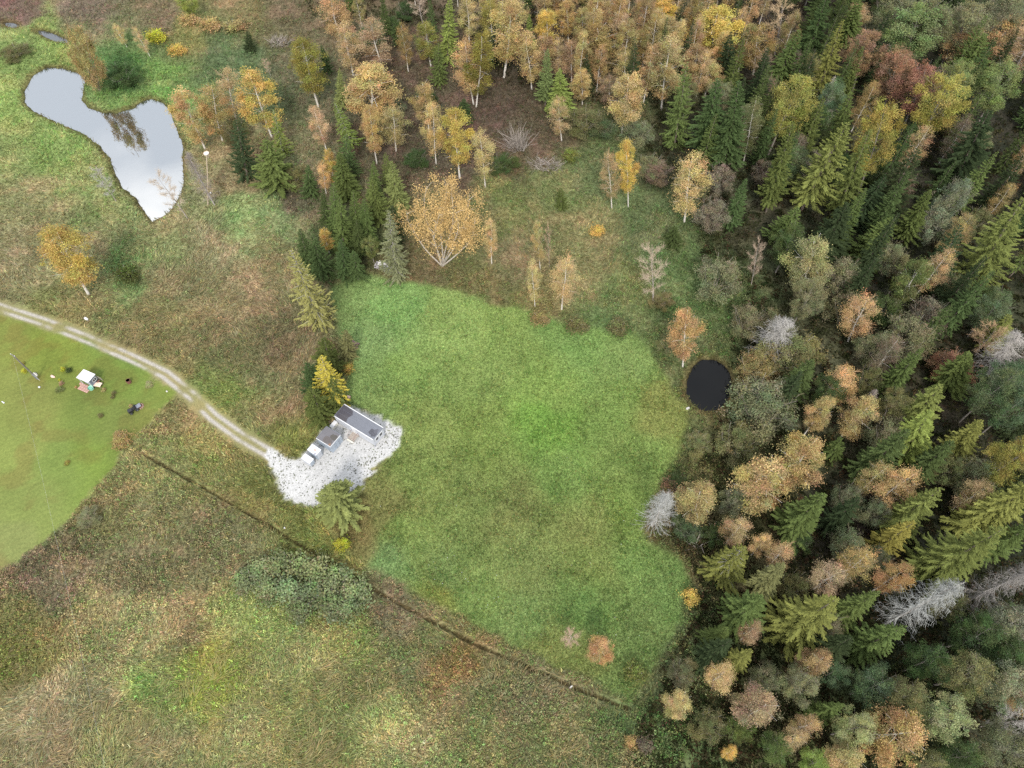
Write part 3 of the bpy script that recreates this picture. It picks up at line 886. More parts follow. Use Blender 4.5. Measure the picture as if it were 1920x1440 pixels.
# thin, half bare birches: twigs show through the leaves
for i in range(4):
    H, W = 16.0, 6.0
    rg_t = np.random.default_rng(130 + i)
    mb, tips = grow_stems(H, W=W, limbs=17, t0=0.25, r0=0.15, crook=0.45)
    me = mb.mesh("thin_birch_trunk"); me.materials.append(M_birch)
    V, F, T, _ = crown_leaves(H, W, 240, 38, 0.155, t0=0.2, peak=0.5, sig=0.36, hang=0.6, seed=230 + i, shell=0.4, lobes=20, lw=0.11, lh=0.06)
    V2, F2, T2 = twig_mesh(tips, 12, 0.9, 0.05, 260 + i, droop=0.25)
    tm = mesh_np("thin_twigs", V2, F2, T2 * np.array([0.85, 0.82, 0.85])); tm.materials.append(M_twig)
    cm = mesh_np("thin_birch_crown", V, F, T); cm.materials.append(M_leaf)
    add_proto('t', [("trunk", me, False), ("crown", cm, True), ("twigs", tm, True)], H, W)
# bare trees
for i in range(3):
    H, W = 14.0, 7.0
    rg_t = np.random.default_rng(160 + i)
    mb, tips = grow_stems(H, W=W, limbs=20, t0=0.22, r0=0.15, crook=0.5, rise=0.75)
    me = mb.mesh("bare_trunk"); me.materials.append(M_bare)
    V2, F2, T2 = twig_mesh(tips, 46, 0.95, 0.036, 290 + i, droop=0.0)
    tm = mesh_np("bare_twigs", V2, F2, T2); tm.materials.append(M_twig)
    add_proto('n', [("trunk", me, False), ("twigs", tm, True)], H, W)
# broad aspens and alders
for i in range(4):
    H, W = 18.0, 10.0
    rg_t = np.random.default_rng(170 + i)
    mb, tips = grow_stems(H, W=W, limbs=18, t0=0.3, r0=0.22, crook=0.5, rise=0.8)
    me = mb.mesh("aspen_trunk"); me.materials.append(M_grey)
    V, F, T, _ = crown_leaves(H, W, 380, 54, 0.20, t0=0.3, peak=0.55, sig=0.36, hang=0.15, seed=300 + i, shell=0.6, lobes=36, lw=0.085, lh=0.055)
    cm = mesh_np("aspen_crown", V, F, T); cm.materials.append(M_leaf)
    add_proto('a', [("trunk", me, False), ("crown", cm, True)], H, W)
# willow scrub, many stems from the ground
for i in range(4):
    H, W = 8.0, 8.0
    rg_t = np.random.default_rng(180 + i)
    mb, tips = grow_stems(H, stems=7, spread=2.6, W=3.2, limbs=7, t0=0.35, r0=0.07, crook=0.5, rise=0.9)
    me = mb.mesh("willow_stems"); me.materials.append(M_grey)
    V, F, T, _ = crown_leaves(H, W, 330, 42, 0.18, t0=0.12, peak=0.4, sig=0.30, hang=0.05, seed=330 + i, shell=0.6, lobes=32, lw=0.085, lh=0.085)
    V2, F2, T2 = twig_mesh(tips, 5, 0.8, 0.045, 350 + i)
    tm = mesh_np("willow_twigs", V2, F2, T2 * np.array([1.05, 0.9, 0.95])); tm.materials.append(M_twig)
    cm = mesh_np("willow_crown", V, F, T); cm.materials.append(M_leaf)
    add_proto('w', [("stems", me, False), ("crown", cm, True), ("twigs", tm, True)], H, W)
# small shrubs
for i in range(3):
    H, W = 2.4, 2.8
    rg_t = np.random.default_rng(190 + i)
    mb, tips = grow_stems(H, stems=5, spread=0.8, W=1.0, limbs=3, t0=0.4, r0=0.03, crook=0.15)
    me = mb.mesh("shrub_stems"); me.materials.append(M_grey)
    V, F, T, _ = crown_leaves(H, W, 60, 26, 0.2, t0=0.1, peak=0.35, sig=0.28, hang=0.05, seed=360 + i, shell=0.55, lobes=7)
    cm = mesh_np("shrub_crown", V, F, T); cm.materials.append(M_leaf)
    add_proto('h', [("stems", me, False), ("crown", cm, True)], H, W)

def spruce_mesh(seed, H, W, whorls, per, first=0.05, twigs=9, dense=1.0, droop=0.35, tw=0.2):
    """whorls of drooping boughs, each a narrow hanging frond of side twigs"""
    rg = np.random.default_rng(seed)
    Vs, Fs, Ts = [], [], []
    nv = 0
    BA, BB = [], []
    side_k = 1 + 0.16 * np.sin(np.arange(12) * 1.7 + seed)       # crowns are never quite round
    for k in range(whorls):
        f = k / (whorls - 1)
        z = H * (first + (0.985 - first) * f ** 0.93)
        tt = z / H
        Lm = 0.5 * W * (1 - tt) ** 0.74 * (1 if tt > .14 else .75 + 1.8 * tt) + 0.14
        nb = per if tt < .85 else max(4, per - 3)
        a0 = rg.uniform(0, 6.28)
        for b in range(nb):
            a = a0 + 6.283 * b / nb + rg.normal(0, .22)
            L = Lm * rg.uniform(.58, 1.2) * side_k[int((a % 6.2832) / 6.2833 * 12)]
            zz = z + rg.normal(0, H * 0.008)
            d2 = np.array((math.cos(a), math.sin(a), 0.0)); s2 = np.array((-math.sin(a), math.cos(a), 0.0))
            el = -droop * (1 - tt) + 0.6 * max(0, tt - .7) / .3 + rg.normal(0, .05)
            s = np.linspace(0, 1, 6)
            vz = L * (el * s + 0.2 * s ** 2.2)
            sp = d2[None, :] * (L * s)[:, None]; sp[:, 2] = zz + vz
            BA.append(sp[0]); BB.append(sp[4])
            nt = max(4, int(twigs * dense * (0.4 + L / (0.5 * W))))
            br = math.exp(rg.normal(0, .13))
            for side in (-1, 1):
                u = np.sort(rg.uniform(0.22, 1.0, nt))
                p = np.column_stack([np.interp(u, s, sp[:, j]) for j in range(3)])
                ln = (0.14 + 0.19 * L * (1.08 - u * .75)) * rg.uniform(.65, 1.3, nt)
                dd = d2[None, :] * (0.6 + .45 * u)[:, None] + side * s2[None, :] * rg.uniform(.4, .95, nt)[:, None]
                dd[:, 2] = -rg.uniform(.1, .75, nt)
                dd /= np.linalg.norm(dd, axis=1)[:, None]
                q = p + dd * ln[:, None]
                wv = np.cross(dd, np.array((0, 0, 1.0)) + rg.normal(0, .4, (nt, 3))); wv /= np.linalg.norm(wv, axis=1)[:, None] + 1e-9
                w = tw * (0.5 + .5 * ln)[:, None] * rg.uniform(.8, 1.2, (nt, 1))
                mid = p * .45 + q * .55
                V = np.empty((nt, 4, 3)); V[:, 0] = p; V[:, 1] = mid + wv * w; V[:, 2] = q; V[:, 3] = mid - wv * w
                Vs.append(V.reshape(-1, 3)); Fs.append(np.arange(nt * 4).reshape(nt, 4) + nv); nv += nt * 4
                t = br * np.exp(rg.normal(0, .14, nt)) * 0.95
                T = t[:, None, None] * np.ones((nt, 4, 3))
                T[:, 2, :] *= np.array([1.3, 1.25, 1.05])        # the year's new tips are paler
                Ts.append(T.reshape(-1, 3))
            e0, e1 = sp[3], sp[5] + d2 * L * .06
            wv = s2 * (0.06 + .03 * L)
            V = np.array([e0, (e0 + e1) / 2 + wv, e1, (e0 + e1) / 2 - wv])
            Vs.append(V); Fs.append(np.array([[nv, nv + 1, nv + 2, nv + 3]])); nv += 4
            Ts.append(np.array([[br] * 3, [br] * 3, [br * 1.3, br * 1.25, br * 1.05], [br] * 3]))
    return np.vstack(Vs), np.vstack(Fs), np.vstack(Ts), np.array(BA), np.array(BB)

def spruce_proto(kind, seed, H, W, whorls, per, first, twigs, dense, droop, tw, r0=0.2, boughs=False):
    V, F, T, BA, BB = spruce_mesh(seed, H, W, whorls, per, first, twigs, dense, droop, tw)
    mb = MB()
    mb.tube([(0, 0, 0), (0.05, 0, H * .3), (-.05, .05, H * .7), (0, 0, H * .985)], [r0, r0 * .8, r0 * .4, .02], 7)
    me = mb.mesh("spruce_trunk"); me.materials.append(M_spruce if not boughs else M_dead)
    cm = mesh_np("spruce_crown", V, F, T); cm.materials.append(M_needle)
    parts = [("trunk", me, False), ("crown", cm, True)]
    if boughs:
        rg = np.random.default_rng(seed + 1)
        k = rg.uniform(0, 1, len(BA)) < 0.55
        global rg_t
        rg_t = rg
        V2, F2 = sticks(BA[k], BB[k], 0.09)
        bm_ = mesh_np("spruce_boughs", V2, F2, np.ones((len(V2), 3)) * np.array([0.33, 0.31, 0.28])); bm_.materials.append(M_twigs_own)
        parts.append(("dead_foliage", bm_, False))
    add_proto(kind, parts, H, W)
M_twigs_own = mat_leaf("bare boughs", 0.0, objcol=False)
for i in range(8):
    spruce_proto('s', 400 + i, 22.0, 7.0, (30, 36, 33, 40)[i % 4], (9, 8, 10)[i % 3], 0.03 + 0.05 * (i % 4), (19, 16, 21)[i % 3], 1.0, (0.22, 0.36, 0.5, 0.42, 0.3)[i % 5], (0.10, 0.12, 0.09)[(i + 1) % 3])
for i in range(3):
    spruce_proto('p', 420 + i, 18.0, 7.0, 30, 9, 0.05, 14, 1.0, 0.34, 0.11, boughs=True)
for i in range(3):
    spruce_proto('y', 440 + i, 9.0, 4.6, 22, 8, 0.03, 11, 1.0, 0.15, 0.12, r0=0.1)

def dead_spruce(seed, H=22.0, W=8.0):
    rg = np.random.default_rng(seed)
    global rg_t
    rg_t = rg
    mb = MB()
    mb.tube([(0, 0, 0), (0.1, 0, H * .4), (0, .1, H * .8), (0, 0, H)], [.22, .17, .09, .03], 7)
    me = mb.mesh("dead_trunk"); me.materials.append(M_dead)
    A, B, Wd = [], [], []
    for k in range(250):
        t = 0.1 + 0.88 * rg.uniform(0, 1) ** .8
        a = rg.uniform(0, 6.283)
        L = 0.5 * W * (1 - t) ** .6 * rg.uniform(.6, 1.15) + .25
        d = np.array((math.cos(a), math.sin(a), 0)); z = H * t
        prev = np.array((0, 0, z))
        for j in range(4):
            s = (j + 1) / 4
            p = d * L * s + np.array((0, 0, z + L * (-.38 * s * (1 - .4 * t) + .34 * s ** 2.6)))
            A.append(prev); B.append(p); Wd.append(.075 - .012 * j)
            for h in range(4):
                q = prev * (1 - h / 4) + p * (h / 4)
                sd = np.array((-d[1], d[0], 0)) * rg.choice([-1, 1])
                v = d * .4 + sd * rg.uniform(.1, .8) + np.array((0, 0, -rg.uniform(.4, 1.1)))
                A.append(q); B.append(q + v / np.linalg.norm(v) * rg.uniform(.3, .95)); Wd.append(.034)
            prev = p
    V, F = sticks(np.array(A), np.array(B), np.array(Wd))
    T = np.repeat(np.exp(rg.normal(0, .14, (len(A), 1))) * np.ones((1, 3)), 4, axis=0)
    tm = mesh_np("dead_twigs", V, F, T); tm.materials.append(M_twig)
    add_proto('d', [("trunk", me, False), ("branches", tm, True)], H, W)
for i in range(3):
    dead_spruce(460 + i)

# one big many-stemmed birch stands alone behind the field
rg_t = np.random.default_rng(77)
mb, tips = MB(), []
for k, (a_, out_, hh_) in enumerate(((3.0, 7.4, 11.5), (2.5, 4.6, 15.0), (1.6, 3.0, 16.5), (0.6, 2.6, 16.0), (0.1, 5.4, 15.5), (-.3, 7.2, 12.5), (4.4, 4.5, 14.0), (5.4, 4.8, 14.5))):
    pts_ = []
    for i in range(9):
        t = i / 8
        e_ = out_ * (math.sin(min(1, t * 1.15) * math.pi / 2) ** 1.3)
        w_ = 0.9 * math.sin(t * 8 + k * 2.1) * t
        pts_.append((math.cos(a_) * e_ - math.sin(a_) * w_, math.sin(a_) * e_ * .8 + math.cos(a_) * w_, hh_ * (t ** 1.15)))
    mb.tube(pts_, [0.19 * (1 - .9 * (i / 8) ** .7) + .015 for i in range(9)], 6)
    pa_2 = np.array(pts_)
    for q_ in range(9):
        t = .42 + .56 * (q_ + rn(0, .8)) / 9; t = min(t, .98)
        b0 = np.array([np.interp(t, np.linspace(0, 1, 9), pa_2[:, j]) for j in range(3)])
        aa = q_ * 2.4 + rn(-.5, .5); ln_ = rn(1.2, 3.0) * (1.25 - t * .6)
        e1_ = b0 + np.array((math.cos(aa) * ln_, math.sin(aa) * ln_, ln_ * rn(.2, .8)))
        m1_ = b0 * .5 + e1_ * .5 + np.array((0, 0, .2))
        mb.tube([b0, m1_, e1_], [.06, .035, .012], 4, caps=False)
        tips.append((b0, m1_, e1_))
me = mb.mesh("many_stemmed_trunk"); me.materials.append(M_cream_bark)
ends = np.array([e for (_, _, e) in tips])
rgm = np.random.default_rng(78)
cc_ = np.repeat(ends, 5, axis=0) + rgm.normal(0, 0.95, (len(ends) * 5, 3))
LL = (cc_[:, None, :] + rgm.normal(0, 0.5, (len(cc_), 48, 3))).reshape(-1, 3)
V, F = leaf_quads(LL, 0.25 * rgm.uniform(.65, 1.35, len(LL)), rgm, 0.35)
T = np.repeat(np.repeat(np.exp(rgm.normal(0, .15, (len(cc_), 1))) * np.ones((1, 3)), 48, axis=0) * np.exp(rgm.normal(0, .15, (len(LL), 1))), 4, axis=0)
cm = mesh_np("many_stemmed_crown", V, F, T); cm.materials.append(M_leaf)
V2, F2, T2 = twig_mesh(tips, 5, 0.7, 0.04, 79, droop=0.1)
tm = mesh_np("many_stemmed_twigs", V2, F2, T2 * np.array([.9, .95, 1.05])); tm.materials.append(M_twig)
add_proto('m', [("trunk", me, False), ("crown", cm, True), ("twigs", tm, True)], 17.0, 17.0)

KT = 0.89   # from the picture's brightness to the leaves' own colour, a crown shading itself
KIND_K = {'a': 1.55, 'b': 1.3, 't': 1.55, 'w': 1.55, 'n': 1.7, 'd': 1.05, 'h': 1.3, 's': 1.25, 'y': 1.05, 'p': 1.15, 'm': 1.45}
PAL = {  # colour word -> colour in the picture
 'golden': (164,142,97), 'yellow': (178,153,84), 'orange': (168,139,98), 'amber': (174,146,84), 'tan': (155,130,95), 'olive tan': (138,120,80), 'pinkish tan': (152,128,100), 'pink bare': (150,130,112),
 'olive': (105,102,68), 'pale green': (135,136,95), 'grey green': (108,108,80), 'grey brown': (115,102,85), 'deep green': (67,79,48), 'dark green': (52,61,41), 'mid green': (83,93,53), 'yellow green': (106,108,60),
 'lime green': (112,121,64), 'rust brown': (126,99,76), 'red topped': (134,95,78), 'brown': (120,100,78), 'fresh green': (105,113,70), 'blue green': (82,94,66), 'ash grey': (145,135,128), 'silvery': (120,122,98),
 'pale grey': (165,157,150), 'green gold': (130,122,65), 'lemon': (160,160,60), 'straw': (155,140,98), 'sage green': (117,125,88), 'pale yellow green': (138,136,86), 'lemon gold': (164,148,66)}
NAMES = {'b': ("birch_tree", "birch"), 't': ("thin_birch_tree", "thin-leaved birch"), 'n': ("bare_tree", "bare tree"), 'a': ("broadleaf_tree", "broad-crowned tree"), 'w': ("willow_shrub", "willow bush"),
         'h': ("shrub", "low shrub"), 's': ("spruce_tree", "spruce"), 'p': ("pale_spruce_tree", "sparse spruce"), 'y': ("young_spruce_tree", "young spruce"), 'd': ("dead_spruce_tree", "dead leafless spruce"), 'm': ("birch_tree", "birch")}
CATS = {'b': 'tree', 't': 'tree', 'n': 'tree', 'a': 'tree', 'w': 'shrub', 'h': 'shrub', 's': 'tree', 'p': 'tree', 'y': 'tree', 'd': 'tree', 'm': 'tree'}

# kind  crown top x y   base x y (or h<height>, c<height> with x y the crown's middle)   width in pixels   colour | label
TREES = """
w 150 52 187 172 62 olive tan | brownish bushy willow tree on the near tip of land in the large pond
t 213 45 238 88 22 golden | slim golden birch beyond the pond, farther from the orange shrubs
t 250 50 282 107 24 tan | slim tan birch beyond the pond, nearer the orange shrubs
h 290 66 c2.2 40 lemon | yellow green shrub beside the slim tan birch beyond the pond
h 352 34 c2.2 38 golden
h 392 44 c2.2 40 golden
h 438 46 c2.2 44 olive tan
h 330 92 c1.6 34 yellow | low yellow shrub patch below the row of orange shrubs
y 470 58 470 95 24 dark green | single dark young spruce on the brown slope behind the pond
a 345 -12 h7 44 lime green | lime green rounded tree cut by the top edge above the orange shrubs
n 495 110 508 143 16 pink bare | tiny pinkish bare sapling above the golden birches by the pond
b 563 75 597 200 58 green gold | tall olive gold birch standing alone behind the pond birches
b 337 168 385 280 70 golden | broad golden birch overhanging the large pond's bank
t 397 158 417 263 60 olive tan | brownish half-bare tree right behind the broad pond-side birch
t 425 128 445 235 52 tan | tan tree between the pond's two golden birches
b 463 130 510 258 72 amber | bright amber birch, tallest of the trees beside the pond
p 512 205 532 288 34 lime green | slim lime green conifer in front of the bright amber birch
s 497 262 522 352 76 mid green | full green spruce nearest the pond at the meadow's edge
s 456 222 464 330 60 dark green | dark spruce tucked behind the full green spruce by the pond
w 440 245 c6 60 olive | olive scrub between the pond birch and the dark spruce
w 545 330 c4 60 olive | olive scrub at the foot of the pinkish birch
t 590 200 612 282 46 pinkish tan | pinkish thin birch between the pond spruces and the spruce cluster
n 180 316 218 378 34 ash grey | small bare grey sapling on the meadow side of the large pond
n 293 325 352 410 42 pink bare | pinkish bare birch leaning over the pond's lower end
d 347 282 402 384 50 ash grey | leafless grey larch beside the platform pole
b 108 430 167 553 92 amber | large lone golden birch in the meadow above the gravel path
h 236 512 c3.0 46 mid green | lone round green bush in the meadow near the lone golden birch
w 226 140 c4 74 deep green | dark green thicket on the land behind the pond's inlet
t 617 -6 640 75 56 tan
t 643 42 662 140 44 tan
t 690 36 722 142 56 pinkish tan
s 636 128 642 205 28 fresh green
p 628 193 660 272 40 lime green
b 690 126 702 232 84 golden
b 690 200 707 308 46 golden
t 735 200 743 284 56 olive tan
b 793 152 805 250 44 golden
t 808 192 818 308 44 golden
b 853 206 862 334 66 yellow
t 900 244 910 351 44 golden
t 868 72 888 196 46 orange
b 906 62 893 200 48 green gold
b 795 42 808 124 38 green gold
n 780 -14 793 44 40 pink bare
s 822 80 823 156 40 mid green
s 843 -8 840 120 44 lime green
t 876 -8 880 80 36 golden
y 870 186 870 226 34 deep green
b 962 0 945 145 66 golden
s 992 26 992 90 22 lime green
t 988 64 997 168 42 golden
b 1020 64 1022 152 42 tan
b 1026 14 1028 104 40 yellow
t 1046 70 1048 150 28 tan
t 1070 74 1072 156 36 pinkish tan
s 1027 92 1022 200 34 fresh green
s 1050 130 1050 216 56 lime green
b 1090 132 1092 196 34 golden
b 1120 46 1126 152 66 olive tan
t 1046 182 1053 264 42 tan
t 917 0 925 90 36 green gold
b 1062 0 1066 84 34 golden
b 1090 14 1094 100 36 olive tan
t 1121 8 1128 70 44 pinkish tan
t 1162 24 1168 110 36 pinkish tan
b 1200 56 1206 130 40 olive tan
b 1236 -4 1240 70 46 yellow
b 1243 30 1248 104 44 golden
b 1322 18 1335 118 84 yellow
t 1297 0 1300 90 46 tan
b 1256 70 1240 205 58 golden
b 1303 86 1300 170 52 tan
b 1323 114 1322 180 50 golden
t 1410 46 1412 140 52 olive tan
n 1453 0 1452 104 58 pinkish tan
n 1427 100 1424 172 44 grey brown
t 1173 96 1172 180 46 olive tan
b 1178 138 1166 252 62 golden
t 1135 143 1145 200 40 brown
w 1100 225 c6 76 olive
w 1133 240 c4 56 blue green
w 1195 250 c6 70 grey green
w 690 70 c6 70 blue green
w 735 200 c3 60 grey green
w 940 305 c3 62 deep green
w 780 295 c3 50 deep green
w 1220 310 c5 66 grey green
h 1070 290 c2.4 30 lime green
s 1288 116 1265 272 60 mid green
s 1347 146 1320 292 78 deep green
s 1387 150 1357 322 68 deep green
t 1420 183 1393 308 44 olive
s 1500 56 1447 175 60 mid green
t 1133 283 1147 390 40 tan | tan thin half of the birch pair standing in the clearing
b 1164 260 1178 388 40 yellow | yellow white-trunked half of the birch pair standing in the clearing
t 1300 288 1283 416 70 straw | wide straw coloured bare tree at the clearing's forest edge
w 1234 320 c5 60 grey brown
w 1335 400 c8 66 grey brown | large grey brown willow clump at the clearing's far corner
y 1052 353 1052 391 26 mid green | lone small spruce in the grassy clearing
y 1262 425 1262 458 40 deep green | small dark spruce at the right rim of the grassy clearing
n 1205 462 1224 568 58 pink bare | pale pinkish bare birch standing above the field's upper edge
t 1062 484 1053 580 58 orange | pale orange birch by the field's upper edge, nearest the bare birch
b 1007 416 1013 505 28 golden | slim golden birch of the pair in front of the clearing, the rear one
t 998 488 1003 576 34 golden | slim golden birch of the pair in front of the clearing, the front one
n 1027 420 1030 500 14 pink bare | thin bare sapling close beside the slim golden birch pair
t 920 410 922 494 34 orange | small orange birch just beside the big many-stemmed birch
m 830 345 829 499 130 golden | big many-stemmed orange birch with white crooked trunks behind the field
s 647 252 655 330 46 deep green
s 636 286 650 372 50 mid green
b 613 278 628 352 28 amber
t 602 306 612 364 28 orange
s 580 308 583 368 36 deep green
s 700 302 703 380 34 mid green
s 697 335 712 420 46 mid green
s 734 302 748 404 50 fresh green
s 722 286 730 350 30 mid green
s 610 352 612 432 30 deep green
s 624 344 632 440 38 mid green
s 636 366 645 470 44 mid green
s 662 356 672 448 40 mid green
s 682 372 692 462 44 mid green
s 668 412 676 480 40 deep green
p 728 394 745 520 56 grey green | pale half-dead spruce with bare white boughs at the field's corner
s 735 385 742 460 40 dark green
s 562 428 583 508 46 deep green
s 586 440 605 520 50 deep green
b 606 428 618 476 26 amber
s 638 448 650 520 46 deep green
s 662 470 672 525 38 deep green
a 690 446 h8 34 fresh green | light green leafy tree in front of the spruce cluster at field's corner
p 545 468 602 605 74 pale yellow green | large yellowing sparse spruce beside the field's upper meadow corner
w 640 500 c3 60 deep green
y 657 618 652 672 40 olive | thin olive spruce beside the log pile
y 607 634 622 698 56 mid green | green young spruce behind the yellow larch, nearest the log pile
y 576 682 596 745 52 deep green | dark young spruce on the meadow side of the yellow larch
p 602 668 628 752 64 lemon gold | bright yellow larch beside the long container
y 582 728 606 786 60 mid green | green young spruce closest to the square shed
y 622 705 634 760 44 mid green
h 652 688 c1.4 24 yellow | yellow shrub below the log pile at field's edge
s 1613 -5 1580 90 50 mid green
a 1680 14 1690 130 118 fresh green
a 1613 58 1598 170 78 rust brown
a 1690 94 1652 215 84 rust brown
a 1727 122 1692 245 78 red topped
a 1768 142 1724 280 100 green gold
a 1795 116 1762 230 70 fresh green
a 1863 115 1830 240 76 fresh green
a 1507 146 1440 290 92 green gold
a 1655 192 1608 365 78 green gold
s 1550 -6 1510 120 60 deep green
s 1580 38 1530 185 56 yellow green
p 1566 142 1540 230 36 ash grey
s 1597 170 1560 290 52 mid green
s 1590 230 1502 395 100 yellow green
s 1632 242 1570 400 66 mid green
s 1488 228 1436 398 52 mid green
s 1850 205 1788 345 96 dark green
s 1722 278 1650 405 86 dark green
s 1745 356 1690 455 52 mid green
s 1690 408 1612 485 70 mid green
s 1520 388 1452 455 58 mid green
s 1590 380 1540 480 72 dark green
w 1835 338 1740 420 60 silvery
w 1755 420 c8 70 silvery
t 1822 402 1772 470 46 golden
s 1912 368 1826 525 120 yellow green
s 1845 62 1805 160 62 mid green
t 1880 34 1860 120 64 tan
t 1912 50 1892 150 60 pinkish tan
t 1810 58 1790 140 60 tan
a 1760 2 h17 90 grey green
a 1830 8 h17 90 grey green
a 1900 -8 h17 90 grey green
a 1700 -14 h16 80 grey green
t 1613 8 1600 60 40 tan
n 1550 290 1500 360 50 pink bare
n 1423 452 1408 536 32 pink bare | crooked bare birch with a reddish top behind the grey willow
b 1508 444 1498 556 82 pale green
w 1346 520 c9 100 grey green | big grey green willow directly behind the gold pond birch
w 1400 600 c7 70 grey green
b 1268 578 1280 688 62 orange | orange birch with a yellow tip beside the dark round pond
d 1474 596 1440 672 104 pale grey | white dead spruce top rising from the willows near the dark pond
w 1480 665 c9 130 olive
w 1420 690 c7 90 olive tan
w 1580 520 c9 78 grey green
w 1590 580 c8 80 grey green
t 1618 556 1590 640 66 tan
w 1668 480 c8 60 grey green
t 1785 470 1715 555 50 tan
b 1715 520 c14 66 fresh green
w 1700 630 c10 100 grey green
w 1640 650 c8 70 grey green
w 1740 590 c7 80 grey brown
n 1822 610 1826 670 60 pinkish tan
s 1885 590 1850 650 60 yellow green
d 1912 620 1850 705 90 pale grey
w 1790 690 c6 80 rust brown
s 1815 660 1770 730 64 mid green
a 1868 730 c17 84 blue green
a 1905 760 c17 70 blue green
w 1430 760 c9 150 grey green | widest grey green willow thicket beside the dark pond, field side
w 1380 830 c7 90 olive
t 1588 690 1560 760 58 orange
w 1628 710 c8 50 olive
d 1645 728 1610 790 38 ash grey
b 1542 770 c13 48 golden
b 1615 775 c14 64 golden
s 1765 722 1700 800 70 yellow green
s 1740 770 1690 850 84 lime green
s 1828 788 1780 860 66 yellow green
y 1572 820 1556 860 40 mid green
w 1665 810 c8 84 grey green
b 1505 858 c15 90 golden | roundest golden birch in the forest edge below the dark pond
b 1435 900 c14 104 golden | wide pale golden birch next to the roundest one, field side
b 1308 936 c11 78 golden | golden birch beside the ashen dead spruce at the field's rim
d 1240 950 c15 76 pale grey | ashen dead spruce at the very rim of the field
w 1290 990 c3 60 blue green
h 1258 910 c2 40 rust brown | reddish brown shrub above the ashen dead spruce
w 1380 940 c6 60 grey green
s 1512 960 c18 80 mid green
t 1382 992 c10 52 tan
p 1375 1048 c14 80 yellow green
t 1465 1036 c11 44 tan
t 1430 1018 c9 40 orange
s 1448 1078 c14 56 olive
t 1558 1080 c11 60 pinkish tan
b 1680 1080 c13 54 orange
s 1685 1000 c13 60 green gold
w 1590 1020 c7 64 grey green
w 1640 1050 c7 60 grey green
w 1640 960 c7 60 grey green
w 1590 930 c6 60 grey green
t 1690 905 c14 66 orange
s 1722 948 c17 76 yellow green
s 1815 1030 c22 112 yellow green
s 1885 945 c20 100 yellow green
a 1900 860 c17 84 green gold
w 1830 890 c9 80 grey green
w 1780 880 c8 60 olive
t 1830 925 c12 50 tan
d 1738 1128 c24 100 pale grey | largest pale dead spruce, splayed among the lower forest
d 1880 1095 c22 86 ash grey
s 1525 1152 c20 120 yellow green
s 1405 1138 c15 84 mid green
s 1612 1132 c16 56 mid green
s 1655 1195 c16 74 mid green
t 1410 1182 c9 44 pinkish tan
s 1388 1235 c14 56 yellow green
s 1350 1190 c10 50 mid green
t 1355 1265 c11 54 orange
b 1530 1242 c12 58 tan
b 1275 1315 c9 54 golden | round golden birch by itself beyond the ditch's bend
b 1425 1325 c12 80 pinkish tan
w 1385 1362 c5 60 mid green
t 1515 1358 c10 46 tan
t 1490 1385 c9 46 tan
b 1685 1375 c15 100 golden
b 1590 1425 c12 60 golden
a 1605 1365 c13 70 pale green
s 1555 1330 c12 50 mid green
a 1770 1345 c15 88 pale green
a 1695 1305 c14 80 olive
a 1815 1265 c14 90 olive
a 1640 1285 c12 80 blue green
a 1500 1285 c11 74 grey green
a 1835 1190 c13 90 deep green
a 1740 1240 c12 80 deep green
a 1890 1230 c13 80 deep green
a 1560 1260 c9 60 blue green
t 1370 1410 c7 26 amber
b 1905 1165 c16 70 silvery
n 1893 1352 c12 60 ash grey
a 1880 1400 c13 90 grey green
a 1800 1420 c12 80 deep green
a 1740 1440 c12 70 olive
a 1455 1400 c7 70 mid green
a 1530 1430 c8 60 lime green
w 1440 1270 c5 60 grey green
w 1330 1360 c4 70 olive
w 1280 1260 c3 60 grey green
h 1297 1120 c2.4 34 yellow | yellow shrub at the field's rim below the ashen dead spruce
h 1190 1262 c2.4 46 yellow green | yellow green bush growing inside the field's lower corner
b 1126 1216 c7 50 orange | round orange birch growing in the lower field
n 1070 1195 c6 40 pink bare | bare pinkish sapling in the field beside the round orange birch
h 1184 1390 c2.4 26 golden | small golden shrub below the ditch near the bottom edge
h 1212 1396 c2.2 30 grey brown
h 641 1021 c2.0 28 lemon | small lemon green bush by the ditch below the yard
s 630 930 c11 88 fresh green | spruce standing alone at the gravel yard's lower rim
h 462 1088 c2.4 52 sage green
h 490 1072 c2.8 62 sage green
h 525 1060 c3.2 64 sage green
h 560 1064 c3.4 66 sage green
h 597 1075 c3.4 68 sage green
h 632 1090 c3.2 66 sage green
h 668 1108 c3.0 62 sage green
h 505 1100 c2.8 62 sage green
h 542 1102 c3.2 68 sage green
h 580 1114 c3.2 68 sage green
h 618 1124 c3.0 66 sage green
h 655 1136 c2.6 58 sage green
h 560 1136 c2.4 54 sage green
w 165 968 c2.6 44 grey green | grey green bush at the mown lawn's lower edge
h 1120 430 c1.5 30 yellow
h 1080 608 c1.8 40 olive
h 1160 612 c2.0 44 olive
h 1010 595 c1.6 34 olive tan
w 1255 645 c2.8 44 olive
w 1310 830 c3.0 60 olive
w 1270 900 c2.6 40 deep green
w 1340 1000 c4 50 deep green
w 1240 560 c2.2 50 olive
w 30 95 c2.4 60 olive
w 1500 1010 c6 50 deep green
w 1760 520 c6 60 blue green
w 1850 560 c6 60 deep green
s 1660 330 1600 420 60 dark green
s 1800 420 1750 520 60 dark green
s 1440 90 1410 210 50 dark green
s 1370 60 1355 170 50 dark green
s 930 20 930 120 30 dark green
s 1190 70 1185 190 40 dark green
s 1100 100 1100 180 30 dark green
s 1530 90 1490 210 46 dark green
"""

